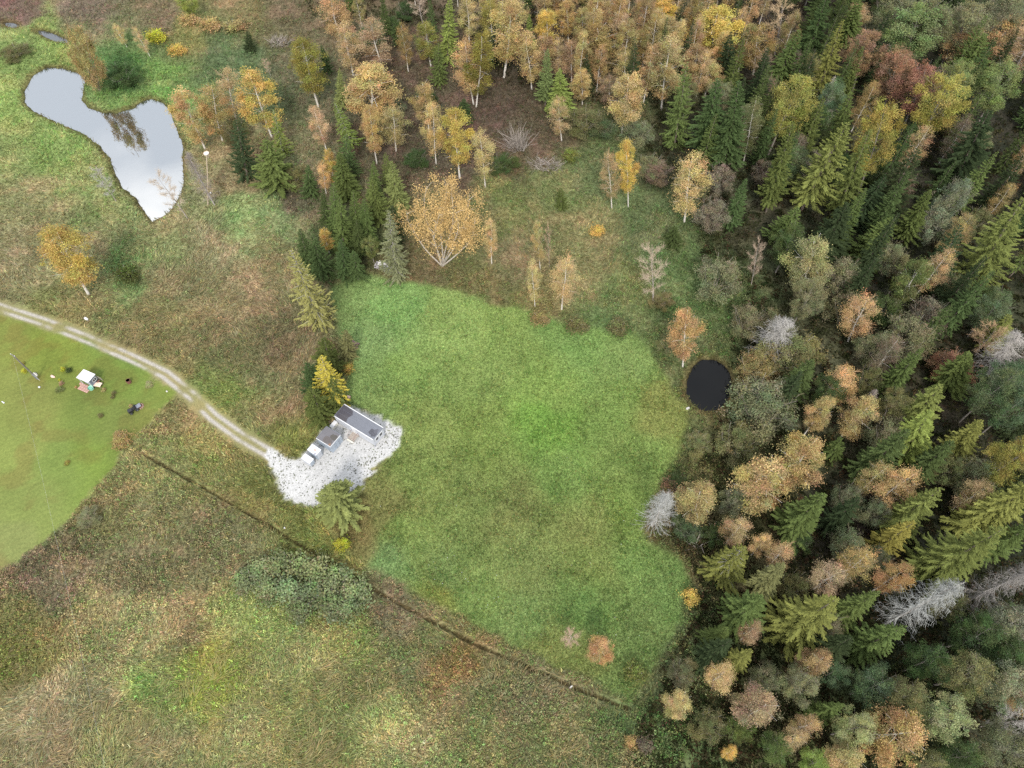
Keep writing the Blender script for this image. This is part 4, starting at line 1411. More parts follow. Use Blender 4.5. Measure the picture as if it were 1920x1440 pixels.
REGION = [   # (test on the base pixel, phrase)
 (lambda x, y: x < 560 and y < 430, "beside the large pond", "the pond"),
 (lambda x, y: x < 860 and y < 215, "in the back stand behind the pond", "the pond"),
 (lambda x, y: x < 1160 and y < 215, "in the middle of the back stand", "the pond"),
 (lambda x, y: x < 1460 and y < 240, "in the back stand behind the clearing", "the pond"),
 (lambda x, y: x < 800 and y < 340, "in the open wood behind the spruces", "the pond"),
 (lambda x, y: x < 780 and y < 560, "in the spruce cluster above the field", "the meadow"),
 (lambda x, y: x < 1230 and y < 420, "at the back of the clearing", "the pond"),
 (lambda x, y: x < 1480 and y < 430, "at the forest edge behind the clearing", "the clearing"),
 (lambda x, y: x >= 1480 and y < 260, "in the far forest corner", "the clearing"),
 (lambda x, y: x >= 1480 and y < 430, "in the forest beyond the clearing", "the clearing"),
 (lambda x, y: x > 1230 and y < 580, "in the forest behind the dark pond", "the field"),
 (lambda x, y: x > 1230 and y < 720, "in the forest beside the dark pond", "the field"),
 (lambda x, y: x > 1230 and y < 900, "in the forest below the dark pond", "the field"),
 (lambda x, y: x > 1230 and y < 1060, "in the forest beside the lower field", "the field"),
 (lambda x, y: x > 1230 and y < 1230, "in the forest beside the ditch's end", "the field"),
 (lambda x, y: x > 1230, "in the forest beyond the ditch bend", "the ditch"),
 (lambda x, y: x > 430 and y > 1030, "in the scrub beside the long ditch", "the lawn"),
 (lambda x, y: y > 560, "at the field's rim", "the meadow"),
 (lambda x, y: True, "in the rough meadow", "the pond"),
]
ORD = ["first", "second", "third", "fourth", "fifth", "sixth", "seventh", "eighth", "ninth", "tenth", "eleventh", "twelfth", "thirteenth", "fourteenth", "fifteenth", "sixteenth", "seventeenth", "eighteenth", "nineteenth", "twentieth"]
specs = []
for ln in TREES.strip().splitlines():
    body, _, label = ln.partition("|")
    tk = body.split()
    kind, tx, ty = tk[0], float(tk[1]), float(tk[2])
    if tk[3][0] in "hc":
        Ht = float(tk[3][1:])
        zz = Ht if tk[3][0] == "h" else Ht * (0.62 if kind in "whn" else 0.7)
        if kind in "sdpy" and tk[3][0] == "c": zz = Ht * 0.6
        x, y = at(tx, ty, zz)
        rest = tk[4:]; lean = 0.0
        dz = depth_of(x, y, zz)
    else:
        bx, by = float(tk[3]), float(tk[4])
        x, y = at(bx, by)
        s = (720.0 - ty) / FPX
        Ht = CAM_H + y * (s * SA - CA) / (SA + s * CA)
        rest = tk[5:]
        tx3, _ = at(tx, ty, Ht)
        lean = max(-0.16, min(0.16, math.atan2(tx3 - x, Ht)))
        dz = depth_of(x, y, Ht * .6)
    Wd = float(rest[0]) * dz / FPX
    col = " ".join(rest[1:])
    assert col in PAL, ln
    Wd *= 1.12
    if kind in 'bt' and tk[3][0] not in 'hc' and float(tk[4]) < 260 and tx > 560: Wd *= 1.2
    if kind in 'sp': Wd = min(Wd, 11.0)
    specs.append(dict(kind=kind, x=x, y=y, H=Ht, W=Wd, col=col, lean=lean, label=label.strip(), px=pix(x, y)))
# further trees that close the gaps: forest, back stand, open wood
rf = np.random.default_rng(91)
STAND = world_poly([(890,-20),(900,60),(960,150),(1010,190),(1090,190),(1140,200),(1240,200),(1480,160),(1480,-20)])
WOOD = world_poly([(560,-20),(600,120),(620,210),(700,250),(800,240),(850,160),(900,60),(890,-20)])
have = [(q['x'], q['y'], q['W']) for q in specs]
def fill(poly, n, mix, gap, box, seed_n=6000, extra=None):
    cand = np.column_stack([rf.uniform(box[0], box[1], seed_n), rf.uniform(box[2], box[3], seed_n)])
    ok = sdf(cand, poly) < -1.5
    Rf = regions(cand)
    cpx, cpy = pix(cand[:, 0], cand[:, 1])
    ok &= (np.minimum(Rf['dark'], Rf['field']) > 3.0) & (cpx < 1975) & (cpy > -25) & (cpy < 1450)
    if extra is not None: ok &= extra(cpx, cpy)
    k = 0
    for (cx, cy) in cand[ok]:
        if k >= n: break
        if any((cx - hx) ** 2 + (cy - hy) ** 2 < (gap + .22 * hw) ** 2 for hx, hy, hw in have): continue
        u = rf.uniform(); acc = 0
        for (pr, kd, h0, h1, w0, w1, cols) in mix:
            acc += pr
            if u < acc: break
        Hf, Wf = rf.uniform(h0, h1), rf.uniform(w0, w1)
        specs.append(dict(kind=kd, x=cx, y=cy, H=Hf, W=Wf, col=cols[rf.integers(len(cols))], lean=0.0, label='', px=pix(cx, cy)))
        have.append((cx, cy, Wf)); k += 1
fill(STAND, 60, [(.45, 'b', 13, 18, 5.2, 7.4, ['golden', 'olive tan', 'tan']), (.35, 't', 13, 18, 4.5, 6, ['tan', 'golden', 'pinkish tan']), (.25, 's', 12, 18, 3.5, 5, ['dark green', 'deep green', 'mid green'])], 1.6, (-30, 110, 95, 215))
fill(WOOD, 26, [(.3, 't', 10, 15, 4, 5.5, ['tan', 'olive tan', 'golden']), (.25, 's', 8, 14, 3, 4.5, ['mid green', 'deep green']), (.45, 'w', 3, 5, 4.5, 7, ['olive', 'deep green', 'grey green'])], 2.0, (-70, 10, 95, 215))
fill(FOREST, 150, [(.22, 'w', 5, 9, 5.5, 8.5, ['grey green', 'olive', 'grey brown', 'deep green']), (.28, 'a', 10, 15, 6, 9, ['deep green', 'olive', 'grey green', 'blue green']), (.38, 's', 13, 20, 4.5, 7, ['dark green', 'deep green', 'mid green']), (.12, 't', 10, 15, 4.5, 6, ['tan', 'olive tan', 'grey brown'])], 1.5, (0, 175, 8, 215), 9000, lambda x, y: (x > 1225) & ((y > 150) | (x > 1470)))
# say which one each tree is
buckets = {}
for s in specs:
    if s['label']: continue
    for test, phrase, frm in REGION:
        if test(*s['px']): break
    nm = NAMES[s['kind']][1]
    s['phrase'] = f"{s['col']} {nm} {phrase}"
    s['from'] = frm
    buckets.setdefault(s['phrase'], []).append(s)
for ph, ss in buckets.items():
    if len(ss) == 1:
        ss[0]['label'] = ph
        continue
    ss.sort(key=lambda s: s['px'][0])
    for i, s in enumerate(ss):
        s['label'] = f"{ph}, {ORD[i]} from {s['from']}"
GROUPS = {'b': "autumn birches", 't': "thin-leaved birches", 'n': "bare trees", 'a': "broad-crowned trees", 'w': "willow bushes", 'h': "low shrubs", 's': "spruces", 'p': "sparse conifers", 'y': "young spruces", 'd': "dead spruces", 'm': "autumn birches"}
rt = random.Random(3)
for i, s in enumerate(specs):
    parts, PH, PW = PROTO[s['kind']][rt.randrange(len(PROTO[s['kind']]))]
    nm, _ = NAMES[s['kind']]
    root = thing(nm, s['label'], CATS[s['kind']], (s['x'], s['y'], -0.08), rt.uniform(0, 6.28) if s['kind'] != 'm' else 0.0, GROUPS[s['kind']])
    sw = s['W'] / PW; sh = s['H'] / PH
    root.scale = (sw * rt.uniform(.94, 1.06), sw * rt.uniform(.94, 1.06), sh)
    if abs(s['lean']) > 0.01:
        root.rotation_mode = 'XYZ'
        rz = root.rotation_euler.z
        import mathutils
        q = mathutils.Euler((0, s['lean'], 0)).to_quaternion() @ mathutils.Euler((0, 0, rz)).to_quaternion()
        root.rotation_euler = q.to_euler()
    c = np.minimum(lin(PAL[s['col']]) * KT * KIND_K[s['kind']], 0.72)
    hs = rt.uniform(-.09, .03); br = rt.uniform(.84, 1.14)
    c = c * br * np.array([1 + hs, 1 - hs * .4, 1 - hs])
    for (pn, me, coloured) in parts:
        o = bpy.data.objects.new(pn, me)
        COL.objects.link(o)
        o.parent = root
        if coloured:
            k = 0.8 if pn == "twigs" and s['kind'] != 'n' else 1.0
            o.color = (c[0] * k, c[1] * k, c[2] * k, 1)

# ------------------------------------------------------------------ the yard: containers, sheds, steps
def rect(corners, z):
    """rectangle at height Z whose corners show at these pixels: centre, heading of the long side, length, width"""
    p = [np.array(at(x, y, z)) for x, y in corners]
    c = sum(p) / 4
    u = (p[1] - p[0]) + (p[2] - p[3]); v = (p[3] - p[0]) + (p[2] - p[1])
    return c, math.atan2(u[1], u[0]), np.linalg.norm(u) / 2, np.linalg.norm(v) / 2

M_wall = mat_plain("white painted panel", (0.43, 0.445, 0.48), 0.5, 0.06, 0.8)
M_wall2 = mat_plain("pale blue grey steel", (0.31, 0.355, 0.41), 0.45, 0.08, 0.8)
M_white = mat_plain("white paint", (0.58, 0.58, 0.59), 0.5, 0.05, 2)
M_cream = mat_plain("cream enamel", (0.62, 0.60, 0.52), 0.4, 0.06, 2)
M_glass = mat_plain("window glass", (0.03, 0.035, 0.045), 0.08, 0.1, 2)
M_wood = mat_plain("weathered boards", (0.34, 0.29, 0.25), 0.85, 0.25, 5, bump=.3)
M_rail = mat_plain("reddish brown rail", (0.2, 0.1, 0.09), 0.7, 0.2, 4)
M_black = mat_plain("black plastic", (0.02, 0.02, 0.023), 0.5, 0.2, 5)
M_tyre = mat_plain("black rubber", (0.018, 0.018, 0.018), 0.9, 0.2, 8)
M_greymetal = mat_plain("grey metal", (0.2, 0.21, 0.25), 0.4, 0.1, 3, metal=.3)
M_stone = mat_plain("pale stone", (0.45, 0.43, 0.4), 0.9, 0.15, 3, bump=.6)
M_pink = mat_plain("faded pink plastic", (0.62, 0.42, 0.36), 0.6, 0.15, 3)
M_mint = mat_plain("mint green plastic", (0.32, 0.66, 0.50), 0.45, 0.08, 3)
M_rust = mat_plain("rusty steel", (0.16, 0.07, 0.05), 0.9, 0.3, 6, bump=.3)

def mat_roof(name, base, stain, blobs, rust=None):
    """roofing felt with standing-water stains of their own shape"""
    m, n, l, b = new_mat(name)
    tc = n.new("ShaderNodeTexCoord")
    nz = n.new("ShaderNodeTexNoise"); nz.inputs["Scale"].default_value = 1.1; nz.inputs["Detail"].default_value = 5
    l.new(tc.outputs["Object"], nz.inputs["Vector"])
    last = None
    cur = n.new("ShaderNodeRGB"); cur.outputs[0].default_value = (*base, 1); src = cur.outputs[0]
    nf = n.new("ShaderNodeMapRange"); nf.inputs["To Min"].default_value = .86; nf.inputs["To Max"].default_value = 1.14
    l.new(nz.outputs["Fac"], nf.inputs["Value"])
    mu = n.new("ShaderNodeVectorMath"); mu.operation = 'MULTIPLY'; l.new(src, mu.inputs[0]); l.new(nf.outputs["Result"], mu.inputs[1]); src = mu.outputs["Vector"]
    for (cx, cy, rx, ry, colr) in blobs:
        mp = n.new("ShaderNodeMapping"); mp.inputs["Location"].default_value = (-cx / rx, -cy / ry, 0); mp.inputs["Scale"].default_value = (1 / rx, 1 / ry, 0)
        l.new(tc.outputs["Object"], mp.inputs["Vector"])
        ln = n.new("ShaderNodeVectorMath"); ln.operation = 'LENGTH'; l.new(mp.outputs["Vector"], ln.inputs[0])
        ad = n.new("ShaderNodeMath"); ad.operation = 'MULTIPLY_ADD'; ad.inputs[1].default_value = 1.5; l.new(nz.outputs["Fac"], ad.inputs[0]); l.new(ln.outputs["Value"], ad.inputs[2])
        mr = n.new("ShaderNodeMapRange"); mr.inputs["From Min"].default_value = 1.75; mr.inputs["From Max"].default_value = 1.62
        l.new(ad.outputs[0], mr.inputs["Value"])
        mx = n.new("ShaderNodeMixRGB"); l.new(mr.outputs["Result"], mx.inputs["Fac"]); l.new(src, mx.inputs["Color1"]); mx.inputs["Color2"].default_value = (*colr, 1)
        src = mx.outputs["Color"]
    l.new(src, b.inputs["Base Color"])
    b.inputs["Roughness"].default_value = 0.75
    return m

# long site container
c, a, L, W = rect([(645, 756.7), (718.3, 801.7), (699.2, 824.2), (625.8, 780)], 2.75)
house = thing("site_container", "long white site container with grey roof and two end windows", "container", (c[0], c[1], 0), a)
MB().box((0, 0, 1.36), (L - .12, W - .12, 2.44)).build("wall", M_wall, house, .02)
Mr = mat_roof("container roof felt", (0.135, 0.142, 0.165), None, [(-L * .42, .25, 1.9, 1.7, (.052, .048, .058)), (-L * .30, -.75, .9, .8, (.06, .055, .062)), (L * .40, -.25, .85, .75, (.06, .06, .072)), (L * .43, .25, .5, .5, (.085, .085, .1))])
roof = MB().box((0, 0, 2.62), (L - .14, W - .14, .08)).build("roof", Mr, house)
for s in (-1, 1):
    MB().box((0, s * (W / 2 - .03), 2.66), (L, .14, .2)).build("roof_edge", M_white, house, .015)
for s in (-1, 1):
    MB().box((s * (L / 2 - .03), 0, 2.63), (.07, W - .2, .14)).build("roof_edge", M_greymetal, house, .01)
for k in (-1, 1):
    MB().box((0, k * W * .16, 2.668), (L - .2, .02, .012)).build("roof_seam", M_greymetal, roof)
for s in (-1, 1):
    for e in (-1, 1):
        MB().box((e * (L / 2 - .1), s * (W / 2 - .1), .08), (.22, .22, .16)).build("foot", M_greymetal, house)
for k in (-.52, .52):
    w = MB()
    x = L / 2 - .06 + .035
    for (dy, dz, sy, sz) in ((0, .5, .84, .1), (0, -.5, .84, .1), (-.37, 0, .1, .9), (.37, 0, .1, .9)):
        w.box((x, k + dy, 1.6 + dz), (.07, sy, sz))
    fr = w.build("window_frame", M_white, house)
    MB().box((x - .015, k, 1.6), (.03, .66, .92)).build("window_pane", M_glass, fr)
MB().box((-L * .02, -W / 2 + .045, 1.2), (.95, .06, 2.05)).build("door", M_white, house, .01)
MB().box((.36 - L * .02, -W / 2 - .005, 1.15), (.05, .06, .14)).build("door_handle", M_greymetal, house)

# wooden steps in front of the container
dp = [np.array(at(x, y, .35)) for x, y in ((659.4, 812), (671, 818), (664.5, 827), (653, 820.6))]
dc = sum(dp) / 4
deck = thing("entrance_steps", "small grey wooden entrance deck with handrails against the long container", "steps", (dc[0], dc[1], 0), a)
pm = MB().box((0, 0, 0), (.13, 1.5, .04)).mesh("deck_plank"); pm.materials.append(M_wood)
for k in range(9):
    o = bpy.data.objects.new("plank", pm); COL.objects.link(o); o.parent = deck; o.location = (-.64 + k * .16, 0.1, .42)
for k in (-1, 1):
    MB().box((0, k * .6 + .1, .3), (1.4, .08, .18)).build("beam", M_wood, deck)
    for e in (-1, 1):
        MB().box((e * .62, k * .6 + .1, .1), (.09, .09, .22)).build("leg", M_wood, deck)
MB().box((0, -.85, .2), (1.4, .3, .05)).build("step", M_cream, deck)
for e in (-1, 1):
    MB().box((e * .62, -.85, .085), (.07, .26, .17)).build("step_support", M_wood, deck)
for k in (-1, 1):
    MB().tube([(k * .68, -.55, .4), (k * .68, -.55, 1.3), (k * .68, .8, 1.35), (k * .68, .8, .4)], .03, 6).build("handrail", M_rail, deck)

# square steel shed
c, a2, L, W = rect([(612.5, 798.3), (639.2, 815.8), (619.2, 837.5), (592, 822)], 2.5)
shed = thing("steel_shed", "square pale blue steel shed with stained dark grey flat roof", "shed", (c[0], c[1], 0), a2)
MB().box((0, 0, 1.22), (L - .08, W - .08, 2.36)).build("wall", M_wall2, shed, .02)
Mr2 = mat_roof("stained shed roof", (0.13, 0.125, 0.135), None, [(L * .3, .3, .8, .6, (.075, .068, .06)), (L * .1, -.6, .9, .7, (.1, .088, .085)), (L * .36, -W * .42, .22, .35, (.2, .12, .08))])
MB().box((0, 0, 2.42), (L - .1, W - .1, .06)).build("roof", Mr2, shed)
for s in (-1, 1):
    MB().box((0, s * (W / 2 - .03), 2.45), (L, .08, .16)).build("roof_edge", M_white if s < 0 else M_greymetal, shed, .01)
    MB().box((s * (L / 2 - .03), 0, 2.447), (.08, W - .16, .14)).build("roof_edge", M_white if s > 0 else M_greymetal, shed, .01)
MB().box((L / 2 + .02, .1, 1.1), (.05, 1.1, 2.0)).build("door", M_wall2, shed, .01)
for k in (-.2, .5):
    MB().tube([(L / 2 + .06, .1 + k - .15, .2), (L / 2 + .06, .1 + k - .15, 2.0)], .025, 6).build("lock_bar", M_greymetal, shed)
for k in range(14):
    MB().box((-L / 2 + .25 + k * (L - .5) / 13, -W / 2 + .02, 1.2), (.09, .06, 2.2)).build("wall_rib", M_wall2, shed)

# two white boxes
for (cor, z, label, name, stain) in (
        ([(585.6, 831.9), (602.5, 843.1), (591.9, 853.8), (575.6, 843.1)], 2.1, "taller white cabin box with rust-stained lid beside the square shed", "storage_box", True),
        ([(572.2, 850), (588.1, 860), (580.6, 870), (564.7, 858.8)], 1.6, "lower plain white box, last of the row, nearest the gravel path", "storage_box", False)):
    c, a3, L, W = rect(cor, z)
    bx = thing(name, label, "storage box", (c[0], c[1], 0), a3, "white boxes in the yard")
    MB().box((0, 0, z / 2 - .04), (L - .1, W - .1, z - .16)).build("wall", M_wall2 if stain else M_wall, bx, .03)
    if stain:
        Mt = mat_roof("rust stained lid", (0.58, 0.59, 0.63), None, [(.2, 0, .3, .2, (.46, .3, .25)), (.7, -.5, .3, .25, (.3, .3, .34)), (-.7, .3, .25, .3, (.42, .43, .5))])
    else:
        Mt = M_white
    MB().box((0, 0, z - .06), (L, W, .12)).build("lid", Mt, bx, .02)
    MB().box((L / 2 - .03, 0, z * .48), (.06, W * .7, z * .75)).build("door", M_wall if stain else M_wall2, bx, .01)
    MB().box((L / 2 + .01, W * .2, z * .5), (.05, .05, .3)).build("door_handle", M_greymetal, bx)
    for e in (-1, 1):
        MB().box((e * L * .38, 0, .03), (.16, W - .2, .1)).build("skid", M_wood, bx)

# cream cabinet between shed and container
p = at(625.2, 798.5, .6)
cb = thing("cream_cabinet", "cream chest cabinet lying between square shed and long container", "cabinet", (p[0], p[1], 0), a2 + math.radians(90))
MB().box((0, 0, .5), (1.75, .7, .9)).build("body", M_cream, cb, .03)
MB().box((0, .02, 1.0), (1.8, .74, .09)).build("lid", M_white, cb, .02)
MB().box((0, -.38, .86), (.3, .05, .06)).build("handle", M_greymetal, cb)

def rock(name, px_, py_, size, mat, label, cat, flat=.55, seed=0):
    x, y = at(px_, py_)
    r = random.Random(seed)
    me = bpy.data.meshes.new(name)
    import bmesh
    bm = bmesh.new()
    bmesh.ops.create_icosphere(bm, subdivisions=2, radius=.5)
    for v in bm.verts:
        k = 1 + r.uniform(-.16, .16)
        v.co.x *= k * size[0]; v.co.y *= k * size[1]; v.co.z = max(v.co.z * k * size[2], -.12 * size[2])
    bm.to_mesh(me); bm.free()
    o = link(name, me, mat)
    o.location = (x, y, .08 * size[2]); o.rotation_euler = (0, 0, r.uniform(0, 3))
    return tag(o, label, cat)

rock("white_stone", 162, 598, (1.3, .7, .6), M_white, "white stone slab in the meadow just above the gravel path", "stone", seed=1).rotation_euler = (0, 0, -.6)
rock("white_stone", 1290, 766, (.9, .6, .5), M_stone, "pale stone on the lower bank of the dark pond", "stone", seed=2).rotation_euler = (0, 0, .2)
rock("white_stone", 395, 362, (.6, .5, .5), M_stone, "small pale stone near the platform pole's foot", "stone", seed=3)
rock("pink_stone", 99, 706, (1.0, .55, .4), M_pink, "pinkish stone on the lawn between pole and flower bed", "stone", seed=4).rotation_euler = (0, 0, -.5)
rock("white_stone", 74, 726, (.4, .45, .4), M_white, "small white stone on the lawn just below the utility pole", "stone", seed=5)
rock("white_stone", 313, 734, (.45, .35, .3), M_stone, "small pale stone at the lawn's corner by the gravel path", "stone", seed=6)
rock("white_stone", 534, 990, (.4, .35, .3), M_white, "small white stone between the ditch and gravel yard", "stone", seed=7)

# crumpled pink sheet behind the container
x, y = at(652.5, 748)
mb = MB()
rr = random.Random(8)
pts = [(i * .3 - .45 + rr.uniform(-.1, .1), j * .35 - .5 + rr.uniform(-.1, .1), .12 + rr.uniform(0, .4)) for j in range(4) for i in range(4)]
mb.poly(pts, [(j * 4 + i, j * 4 + i + 1, j * 4 + i + 5, j * 4 + i + 4) for j in range(3) for i in range(3)])
o = mb.build("plastic_sheet", M_pink); o.location = (x, y, 0)
md = o.modifiers.new("thick", 'SOLIDIFY'); md.thickness = .03
tag(o, "crumpled pale pink sheet in the grass behind the long container", "plastic sheet")

# log pile at the field's edge
M_log = mat_plain("purplish split wood", (0.20, 0.13, 0.115), .9, .35, 4, bump=.3)
M_logend = mat_plain("pale cut wood", (0.36, 0.25, 0.2), .9, .25, 4)
p0, p1 = np.array(at(667, 642)), np.array(at(653, 668))
pa_ = math.atan2(p1[1] - p0[1], p1[0] - p0[0])
pile = thing("log_pile", "low pile of purplish brown split logs at the field's edge", "log pile", (*((p0 + p1) / 2), 0), pa_)
Lp = np.linalg.norm(p1 - p0)
lm = MB().tube([(0, -.75, 0), (0, 0, .02), (0, .75, 0)], [.12, .135, .12], 7).mesh("log"); lm.materials.append(M_log)
rr = random.Random(9)
for k in range(40):
    row = 0 if k < 20 else (1 if k < 34 else 2)
    kk = k if row == 0 else (k - 20 if row == 1 else k - 34)
    nrow = (20, 14, 6)[row]
    o = bpy.data.objects.new("log", lm); COL.objects.link(o); o.parent = pile
    o.location = (-Lp / 2 * (1 - .12 * row) + Lp * (1 - .12 * row) * (kk + .5) / nrow + rr.uniform(-.06, .06), rr.uniform(-.3, .3), .12 + row * .22)
    o.rotation_euler = (rr.uniform(-.1, .1), rr.uniform(0, 6), rr.uniform(-.25, .25))

# weathered boards under the spruces
x, y = at(719, 501)
bd = thing("board_pile", "pile of weathered lilac grey boards under the half-dead spruce", "board pile", (x, y, 0), -.42)
M_board = mat_plain("lilac grey weathered wood", (0.36, 0.34, 0.36), .9, .2, 4, bump=.2)
M_board2 = mat_plain("pale grey sheet", (0.5, 0.48, 0.47), .7, .12, 2)
rr = random.Random(12)
bmsh = MB().box((0, 0, 0), (3.4, .28, .07)).mesh("board"); bmsh.materials.append(M_board)
for k in range(10):
    o = bpy.data.objects.new("board", bmsh); COL.objects.link(o); o.parent = bd
    o.location = (rr.uniform(-.25, .25), -.85 + (k % 5) * .34, .06 + .1 * (k // 5) + (k % 5) * .05); o.rotation_euler = (.12, 0, rr.uniform(-.06, .06))
sh = MB(); sh.box((-.3, .35, .62), (1.9, 1.1, .06)); sh.build("cover_sheet", M_board2, bd, .02).rotation_euler = (.15, .06, .05)
MB().box((1.3, .3, .5), (.9, .8, .06)).build("cover_sheet", M_board2, bd, .02).rotation_euler = (.2, -.1, -.1)

# pale plank post standing by the ditch
x, y = at(1069, 1290)
po = thing("ditch_post", "pale plank post sticking up from the ditch bank at the field's foot", "post", (x, y, -.3), .2)
MB().box((0, 0, 1.0), (.3, .12, 2.0)).build("plank", M_stone, po, .01).rotation_euler = (0, .06, 0)
MB().tube([(-.25, -.1, 0), (-.1, 0, 1.2)], .05, 6).build("brace", M_wood, po)

# ------------------------------------------------------------------ the mown lawn: shed, terrace, pole
c, a4, L, W = rect([(156.7, 692), (178.5, 701.5), (164.6, 717.5), (142.5, 708)], 2.4)
ls = thing("garden_shed", "small grey garden shed with bright white flat roof on the mown lawn", "shed", (c[0], c[1], 0), a4)
M_slate = mat_plain("slate grey boards", (0.19, 0.21, 0.26), .7, .1, 2)
M_slate2 = mat_plain("slate grey trim", (0.16, 0.18, 0.23), .7, .1, 2)
MB().box((0, .15, 1.13), (L - .5, W - .6, 2.2)).build("wall", M_slate, ls, .01)
for k in range(10):
    MB().box((L / 2 - .25, -W * .5 + .35 + k * (W - .75) / 9, 1.12), (.04, .03, 2.1)).build("wall_batten", M_slate2, ls)
MB().box((0, 0, 2.34), (L, W, .12)).build("roof", M_white, ls, .02)
fr = MB()
for (dx, dz, sx, sz) in ((0, 1.0, 1.0, .08), (-.46, 0, .08, 2.0), (.46, 0, .08, 2.0)):
    fr.box((.2 + dx, -W / 2 + .4, 1.05 + dz), (sx, .06, sz))
fr.build("door_frame", M_white, ls)
MB().box((.2, -W / 2 + .42, 1.03), (.84, .05, 1.98)).build("door", M_slate2, ls)
for e in (-1, 1):
    MB().box((e * (L / 2 - .15), -W / 2 + .12, 1.14), (.09, .09, 2.28)).build("post", M_white, ls)
wf = MB()
for (dy, dz, sy, sz) in ((0, .35, .9, .07), (0, -.35, .9, .07), (-.42, 0, .07, .7), (.42, 0, .07, .7), (0, 0, .05, .7)):
    wf.box((L / 2 - .21, .3 + dy, 1.35 + dz), (.06, sy, sz))
wn_ = wf.build("window_frame", M_white, ls)
MB().box((L / 2 - .235, .3, 1.35), (.03, .8, .64)).build("window_pane", M_glass, wn_)
# brick terrace
tp = [at(x, y) for x, y in ((149.6, 718.3), (165, 722), (171, 731), (163.3, 738), (146.5, 730))]
tc_ = np.mean(np.array(tp), axis=0)
M_brick = mat_plain("pinkish brick paving", (0.40, 0.24, 0.20), .9, .3, 2.5, bump=.4)
u = np.array((math.cos(a4), math.sin(a4))); v = np.array((-u[1], u[0]))
ter = thing("brick_terrace", "pinkish brick terrace in front of the garden shed", "terrace", (tc_[0], tc_[1], 0), a4)
tpw = np.array(tp)
sl = MB().box((0, 0, 0), (.44, .44, .06)).mesh("paving_slab"); sl.materials.append(M_brick)
for i in range(-6, 7):
    for j in range(-6, 7):
        q = tc_ + u * (i * .47) + v * (j * .47)
        if inside(np.array([q]), tpw)[0]:
            o = bpy.data.objects.new("slab", sl); COL.objects.link(o); o.parent = ter
            o.location = (i * .47, j * .47, .035 + .012 * ((i * 7 + j * 3) % 3))
x, y = at(170.4, 727.5, .4)
tub = thing("garden_tub", "round mint green tub at the terrace corner", "tub", (x, y, 0.06))
MB().tube([(0, 0, 0), (0, 0, .5), (0, 0, .55), (0, 0, .5), (0, 0, .3)], [.42, .55, .5, .47, .44], 12).build("tub_wall", M_mint, tub)
MB().disc((0, 0, .34), .45, .02, 12).build("tub_filling", mat_plain("teal water film", (.18, .42, .33), .3, .1), tub)
x, y = at(184.6, 722, .3)
tb = thing("pink_table", "low table with a faded pink top beside the garden shed", "table", (x, y, 0), a4 + .2)
MB().box((0, 0, .55), (1.35, .95, .06)).build("table_top", mat_plain("faded pink board", (.66, .50, .40), .7, .1), tb, .01)
for e in (-1, 1):
    for s in (-1, 1):
        MB().box((e * .55, s * .38, .26), (.07, .07, .52)).build("leg", M_wood, tb)
x, y = at(182.5, 714.5, .4)
gr = thing("charcoal_grill", "dark grill with lid and side rails between shed and pink table", "grill", (x, y, 0), a4)
MB().tube([(0, -.35, .7), (0, 0, .72), (0, .35, .7)], [.24, .3, .24], 10).build("grill_drum", M_black, gr)
for e in (-1, 1):
    for s in (-1, 1):
        MB().tube([(e * .25, s * .3, 0), (e * .18, s * .25, .6)], .025, 5).build("leg", M_black, gr)
MB().box((.42, 0, .68), (.3, .6, .03)).build("side_shelf", M_rust, gr)
x, y = at(184, 708.5, .5)
fs = thing("trellis_fence", "short grey trellis fence attached behind the grill", "fence", (x, y, 0), a4)
for k in range(3):
    MB().tube([(-.9 + k * .9, 0, 0), (-.9 + k * .9, 0, 1.2)], .04, 5).build("post", M_wood, fs)
for k in range(3):
    MB().tube([(-.95, 0, .35 + k * .38), (.95, 0, .35 + k * .38)], .03, 5).build("rail", M_wood, fs)

# rusty tub on the lawn
x, y = at(243, 717)
rb = thing("rusty_drum", "open rusty fire drum standing on the lawn", "drum", (x, y, 0))
MB().tube([(0, 0, 0), (0, 0, .8), (0, 0, .8), (0, 0, .12)], [.4, .42, .36, .34], 14).build("drum_wall", M_rust, rb)
MB().disc((0, 0, .2), .34, .03, 14).build("ash", M_black, rb)
MB().tube([(.42 * math.cos(t), .42 * math.sin(t), .5) for t in np.linspace(0, 6.2832, 15)], .02, 5).build("hoop", M_rust, rb)

# black garden machine
x, y = at(251.5, 769.5)
mc = thing("garden_machine", "black garden machine with grey tray parked on the mown lawn", "machine", (x, y, 0), math.radians(42))
MB().box((-.55, 0, .55), (.95, .75, .5), taper=.8).build("engine_hood", M_black, mc, .08)
MB().box((.15, 0, .42), (1.0, .5, .22)).build("chassis", M_black, mc, .03)
MB().box((.25, 0, .68), (.45, .5, .2)).build("seat", M_tyre, mc, .06)
MB().box((.48, 0, .95), (.12, .5, .5)).build("seat_back", M_tyre, mc, .05)
MB().tube([(-.15, 0, .6), (0, 0, 1.0)], .03, 6).build("steering_column", M_greymetal, mc)
MB().tube([(.02 + .17 * math.cos(t) * .7, .17 * math.sin(t), 1.0 + .12 * math.cos(t)) for t in np.linspace(0, 6.2832, 13)], .018, 5).build("steering_wheel", M_black, mc)
MB().box((1.05, 0, .5), (.85, .85, .08)).build("tray", M_greymetal, mc, .02)
for (wx, r) in ((-.65, .26), (.5, .34)):
    for s in (-1, 1):
        wh = MB().tube([(wx, s * .42, r), (wx, s * .5, r), (wx, s * .6, r), (wx, s * .66, r)], [r * .8, r, r, r * .8], 14).build("wheel", M_tyre, mc)
        MB().tube([(wx, s * .64, r), (wx, s * .68, r)], r * .4, 10).build("hub", M_greymetal, wh)
x, y = at(263.5, 762)
fp = thing("fire_ring", "round brown fire ring of stones beside the black garden machine", "fire ring", (x, y, 0))
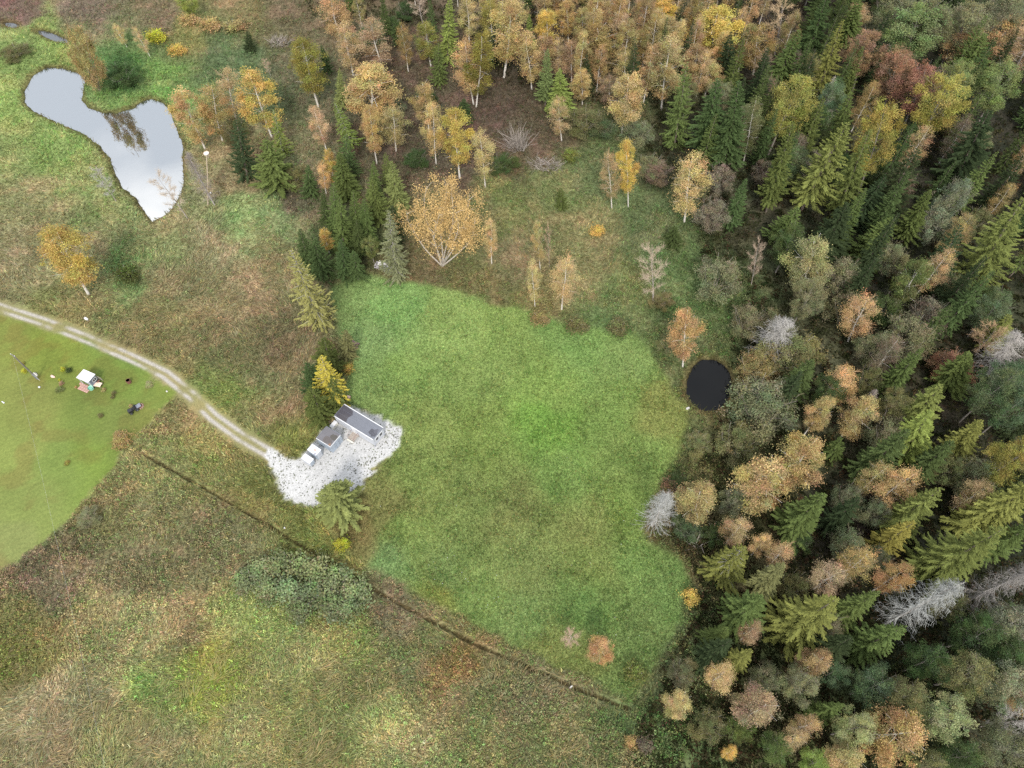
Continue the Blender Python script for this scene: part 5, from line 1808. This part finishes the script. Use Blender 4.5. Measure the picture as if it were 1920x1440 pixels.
rk = MB().box((0, 0, 0), (.3, .24, .2), taper=.7).mesh("ring_stone"); rk.materials.append(mat_plain("scorched stone", (.3, .2, .15), .9, .2, 4))
for k in range(10):
    t = k * .6283
    o = bpy.data.objects.new("stone", rk); COL.objects.link(o); o.parent = fp; o.location = (.5 * math.cos(t), .5 * math.sin(t), .08); o.rotation_euler = (0, 0, t + 1.57)
MB().disc((0, 0, .02), .42, .04, 14).build("ash", M_rust, fp)
x, y = at(6, 754.5)
wb = thing("white_board", "short white board lying flat on the lawn by the frame edge", "board", (x, y, 0), -.55)
MB().box((0, 0, .06), (.75, .18, .05)).build("plank", M_white, wb, .01)
MB().box((.2, 0, .02), (.1, .26, .04)).build("batten", M_white, wb)

# flower clumps and tussocks on the lawn
for (px_, py_, w, h, colr, lab) in ((47, 697, 1.25, .8, 'lemon', "yellow flowering bush next to the utility pole"), (45, 683, .7, .5, 'green gold', "faint yellow tuft just above the yellow bush by the pole"),
        (120, 696, 1.1, 1.0, 'lemon', "yellow flower clump in the bed beside the garden shed"), (113, 714, .6, .5, 'lemon', "tiny lemon flower tuft below the bed's yellow clump"),
        (117, 720, 1.1, .6, 'pinkish tan', "pinkish brown flower cushion in the bed by the garden shed"), (131, 697, 1.4, .9, 'deep green', "dark green plant in the bed closest to the garden shed"),
        (112, 732, 1.7, .5, 'fresh green', "pale green ground plant below the flower bed"), (195, 733, 1.0, .6, 'straw', "straw coloured grass tussock on the lawn below the terrace"),
        (215, 738, 1.1, .6, 'olive', "upper olive tussock of the pair on the lawn"), (212, 746, 1.0, .5, 'olive', "lower olive tussock of the pair on the lawn"),
        (190, 780, 1.2, .5, 'olive', "olive tussock alone in the lower lawn"), (126, 869, 1.2, .4, 'green gold', "yellowish weed patch in the lawn's lower part"),
        (143, 727, .6, .4, 'orange', "small orange brown plant at the terrace's outer corner"), (246, 763, .9, .5, 'straw', "straw tuft touching the black garden machine")):
    x, y = at(px_, py_)
    parts, PH, PW = PROTO['h'][int(px_) % 3]
    t = thing("flower_shrub" if colr in ('yellow', 'lemon', 'pinkish tan', 'orange') else "grass_tussock", lab, "plant", (x, y, 0), px_, "small plants on the lawn")
    t.scale = (w / PW, w / PW, h / PH)
    cl = lin(PAL[colr]) * KT * 1.4
    for (pn, me, coloured) in parts:
        o = bpy.data.objects.new(pn, me); COL.objects.link(o); o.parent = t
        if coloured: o.color = (*cl, 1)
# dry grass heap where lawn, brown band and path meet
for (px_, py_, w, h, colr, lab) in ((232, 828, 4.4, .9, 'olive tan', "heap of dry tan coloured grass at the lawn's lower corner"), (281, 722, 1.9, .25, 'pale green', "pale matted ring of grass at the lawn's edge by the path")):
    x, y = at(px_, py_)
    parts, PH, PW = PROTO['h'][1]
    t = thing("grass_heap", lab, "grass heap", (x, y, 0), 1.0)
    t.scale = (w / PW, w / PW, h / PH)
    cl = lin(PAL[colr]) * KT * 1.4
    for (pn, me, coloured) in parts:
        o = bpy.data.objects.new(pn, me); COL.objects.link(o); o.parent = t
        if coloured: o.color = (*cl, 1)

# utility pole, with its stay, and the cable that leaves it
bx, by = at(71, 711)
s_ = (720.0 - 665) / FPX
Hp = CAM_H + by * (s_ * SA - CA) / (SA + s_ * CA)
tx, _ = at(23, 665, Hp)
up = thing("utility_pole", "wooden utility pole standing on the mown lawn", "utility pole", (bx, by, 0))
top = np.array((tx - bx, 0, Hp))
M_pole = mat_plain("weathered pole", (.16, .145, .125), .9, .25, 3)
MB().tube([(0, 0, 0), top * .5, top], [.16, .14, .11], 8).build("shaft", M_pole, up)
MB().tube([top * .97 + np.array((-.5, .25, 0)), top * .97 + np.array((.5, -.25, 0))], .06, 6).build("crossarm", M_pole, up)
for k in (-1, 0, 1):
    MB().tube([top * .97 + np.array((k * .42, -k * .21, .04)), top * .97 + np.array((k * .42, -k * .21, .22))], [.05, .07], 8).build("insulator", M_white, up)
MB().tube([top * .22 + np.array((0, 0, 0)), top * .05], [.19, .19], 8).build("cable_guard", M_greymetal, up)
MB().tube([(.45, -.25, 0), top * .3], .03, 5).build("strut", M_white, up)
x, y = at(67, 703)
rock("grey_stone", 66.5, 703, (1.2, .7, .8), M_stone, "pale rounded stone against the foot of the utility pole", "stone", seed=14).rotation_euler = (0, 0, -.7)
pts = []
P0 = np.array((bx, by, 0)) + top * .985
x1, y1 = at(197, 1440, 6.0)
P1 = np.array((x1, y1, 6.0)); P1 = P1 + (P1 - P0) * .12; P1[2] = 6.3
for k in range(25):
    t = k / 24
    q = P0 * (1 - t) + P1 * t
    q[2] -= 4 * 1.0 * t * (1 - t)
    pts.append(q)
M_cable = mat_plain("pale cable", (.5, .5, .48), .6, .1)
o = MB().tube(pts, .006, 5).build("overhead_cable", M_cable)
tag(o, "pale overhead cable running from the pole above lawn and meadow", "cable")

# pole with a round platform by the pond
bx, by = at(390, 384)
s_ = (720.0 - 288) / FPX
Hp = CAM_H + by * (s_ * SA - CA) / (SA + s_ * CA)
tx, _ = at(387, 288, Hp)
np_ = thing("platform_pole", "tall thin pole carrying a round pale platform near the pond", "pole", (bx, by, 0))
top = np.array((tx - bx, 0, Hp))
M_pale = mat_plain("bare pale wood", (.45, .36, .27), .85, .2, 3)
MB().tube([(0, 0, 0), top * .5 + np.array((.1, 0, 0)), top], [.13, .11, .09], 7).build("shaft", M_pale, np_)
MB().disc(tuple(top + np.array((0, 0, .05))), .58, .1, 20).build("platform", mat_plain("bleached platform", (.6, .57, .54), .8, .12, 3), np_)
MB().tube([tuple(top + np.array((.56 * math.cos(t), .56 * math.sin(t), .14))) for t in np.linspace(0, 6.2832, 21)], .05, 5).build("platform_rim", M_pale, np_)
for k in range(4):
    t = k * 1.5708
    MB().tube([top + np.array((0, 0, -1.2)), top + np.array((.42 * math.cos(t), .42 * math.sin(t), -.02))], .04, 5).build("brace", M_pale, np_)

# brush piles of dead boughs
def brush(px_, py_, w, h, label, seed, col=(0.28, 0.245, 0.215), n=260, upright=.2):
    global rg_t
    x, y = at(px_, py_)
    rg_t = np.random.default_rng(seed)
    a = rg_t.uniform(0, 6.283, n); r = np.sqrt(rg_t.uniform(0, 1, n)) * w * .5
    A = np.column_stack([r * np.cos(a) * 1.1, r * np.sin(a) * .7, rg_t.uniform(0, .5, n) * h * (1 - (r / w) * 1.2)])
    d = rg_t.normal(0, 1, (n, 3)); d[:, 2] = np.abs(d[:, 2]) * .5 + upright
    d /= np.linalg.norm(d, axis=1)[:, None]
    B = A + d * rg_t.uniform(.5, 1.6, n)[:, None] * h * .7
    V, F = sticks(A, B, rg_t.uniform(.05, .11, n))
    t = thing("brush_pile", label, "brush pile", (x, y, 0))
    link("dead_foliage", mesh_np("dead_foliage", V, F, np.repeat(np.exp(rg_t.normal(0, .2, (n, 1))) * np.array([col]), 4, axis=0)), M_twigs_own, t)
    mb = MB()
    for k in range(7):
        q = rg_t.uniform(-.4, .4, 2) * w
        e = q + rg_t.uniform(-.5, .5, 2) * w * .6
        mb.tube([(q[0], q[1] * .6, .1), (e[0], e[1] * .6, .25 + h * .5 * rg_t.uniform(0, 1))], [.09, .04], 5)
    o = mb.build("bough", M_dead, t); tag(o, kind="stuff")
brush(1022, 312, 6.5, 2.2, "wide grey brush pile of bent dead boughs in the clearing", 31)
brush(970, 280, 4.0, 5.5, "upright tangle of bare grey stems at the clearing's back", 32, upright=1.0)
brush(525, 82, 5.5, 2.4, "grey heap of dead branches on the slope behind the pond", 33)
brush(1302, 1022, 2.6, 3.0, "few bare forked boughs beside the ashen dead spruce", 34, (0.45, .38, .34), 26)
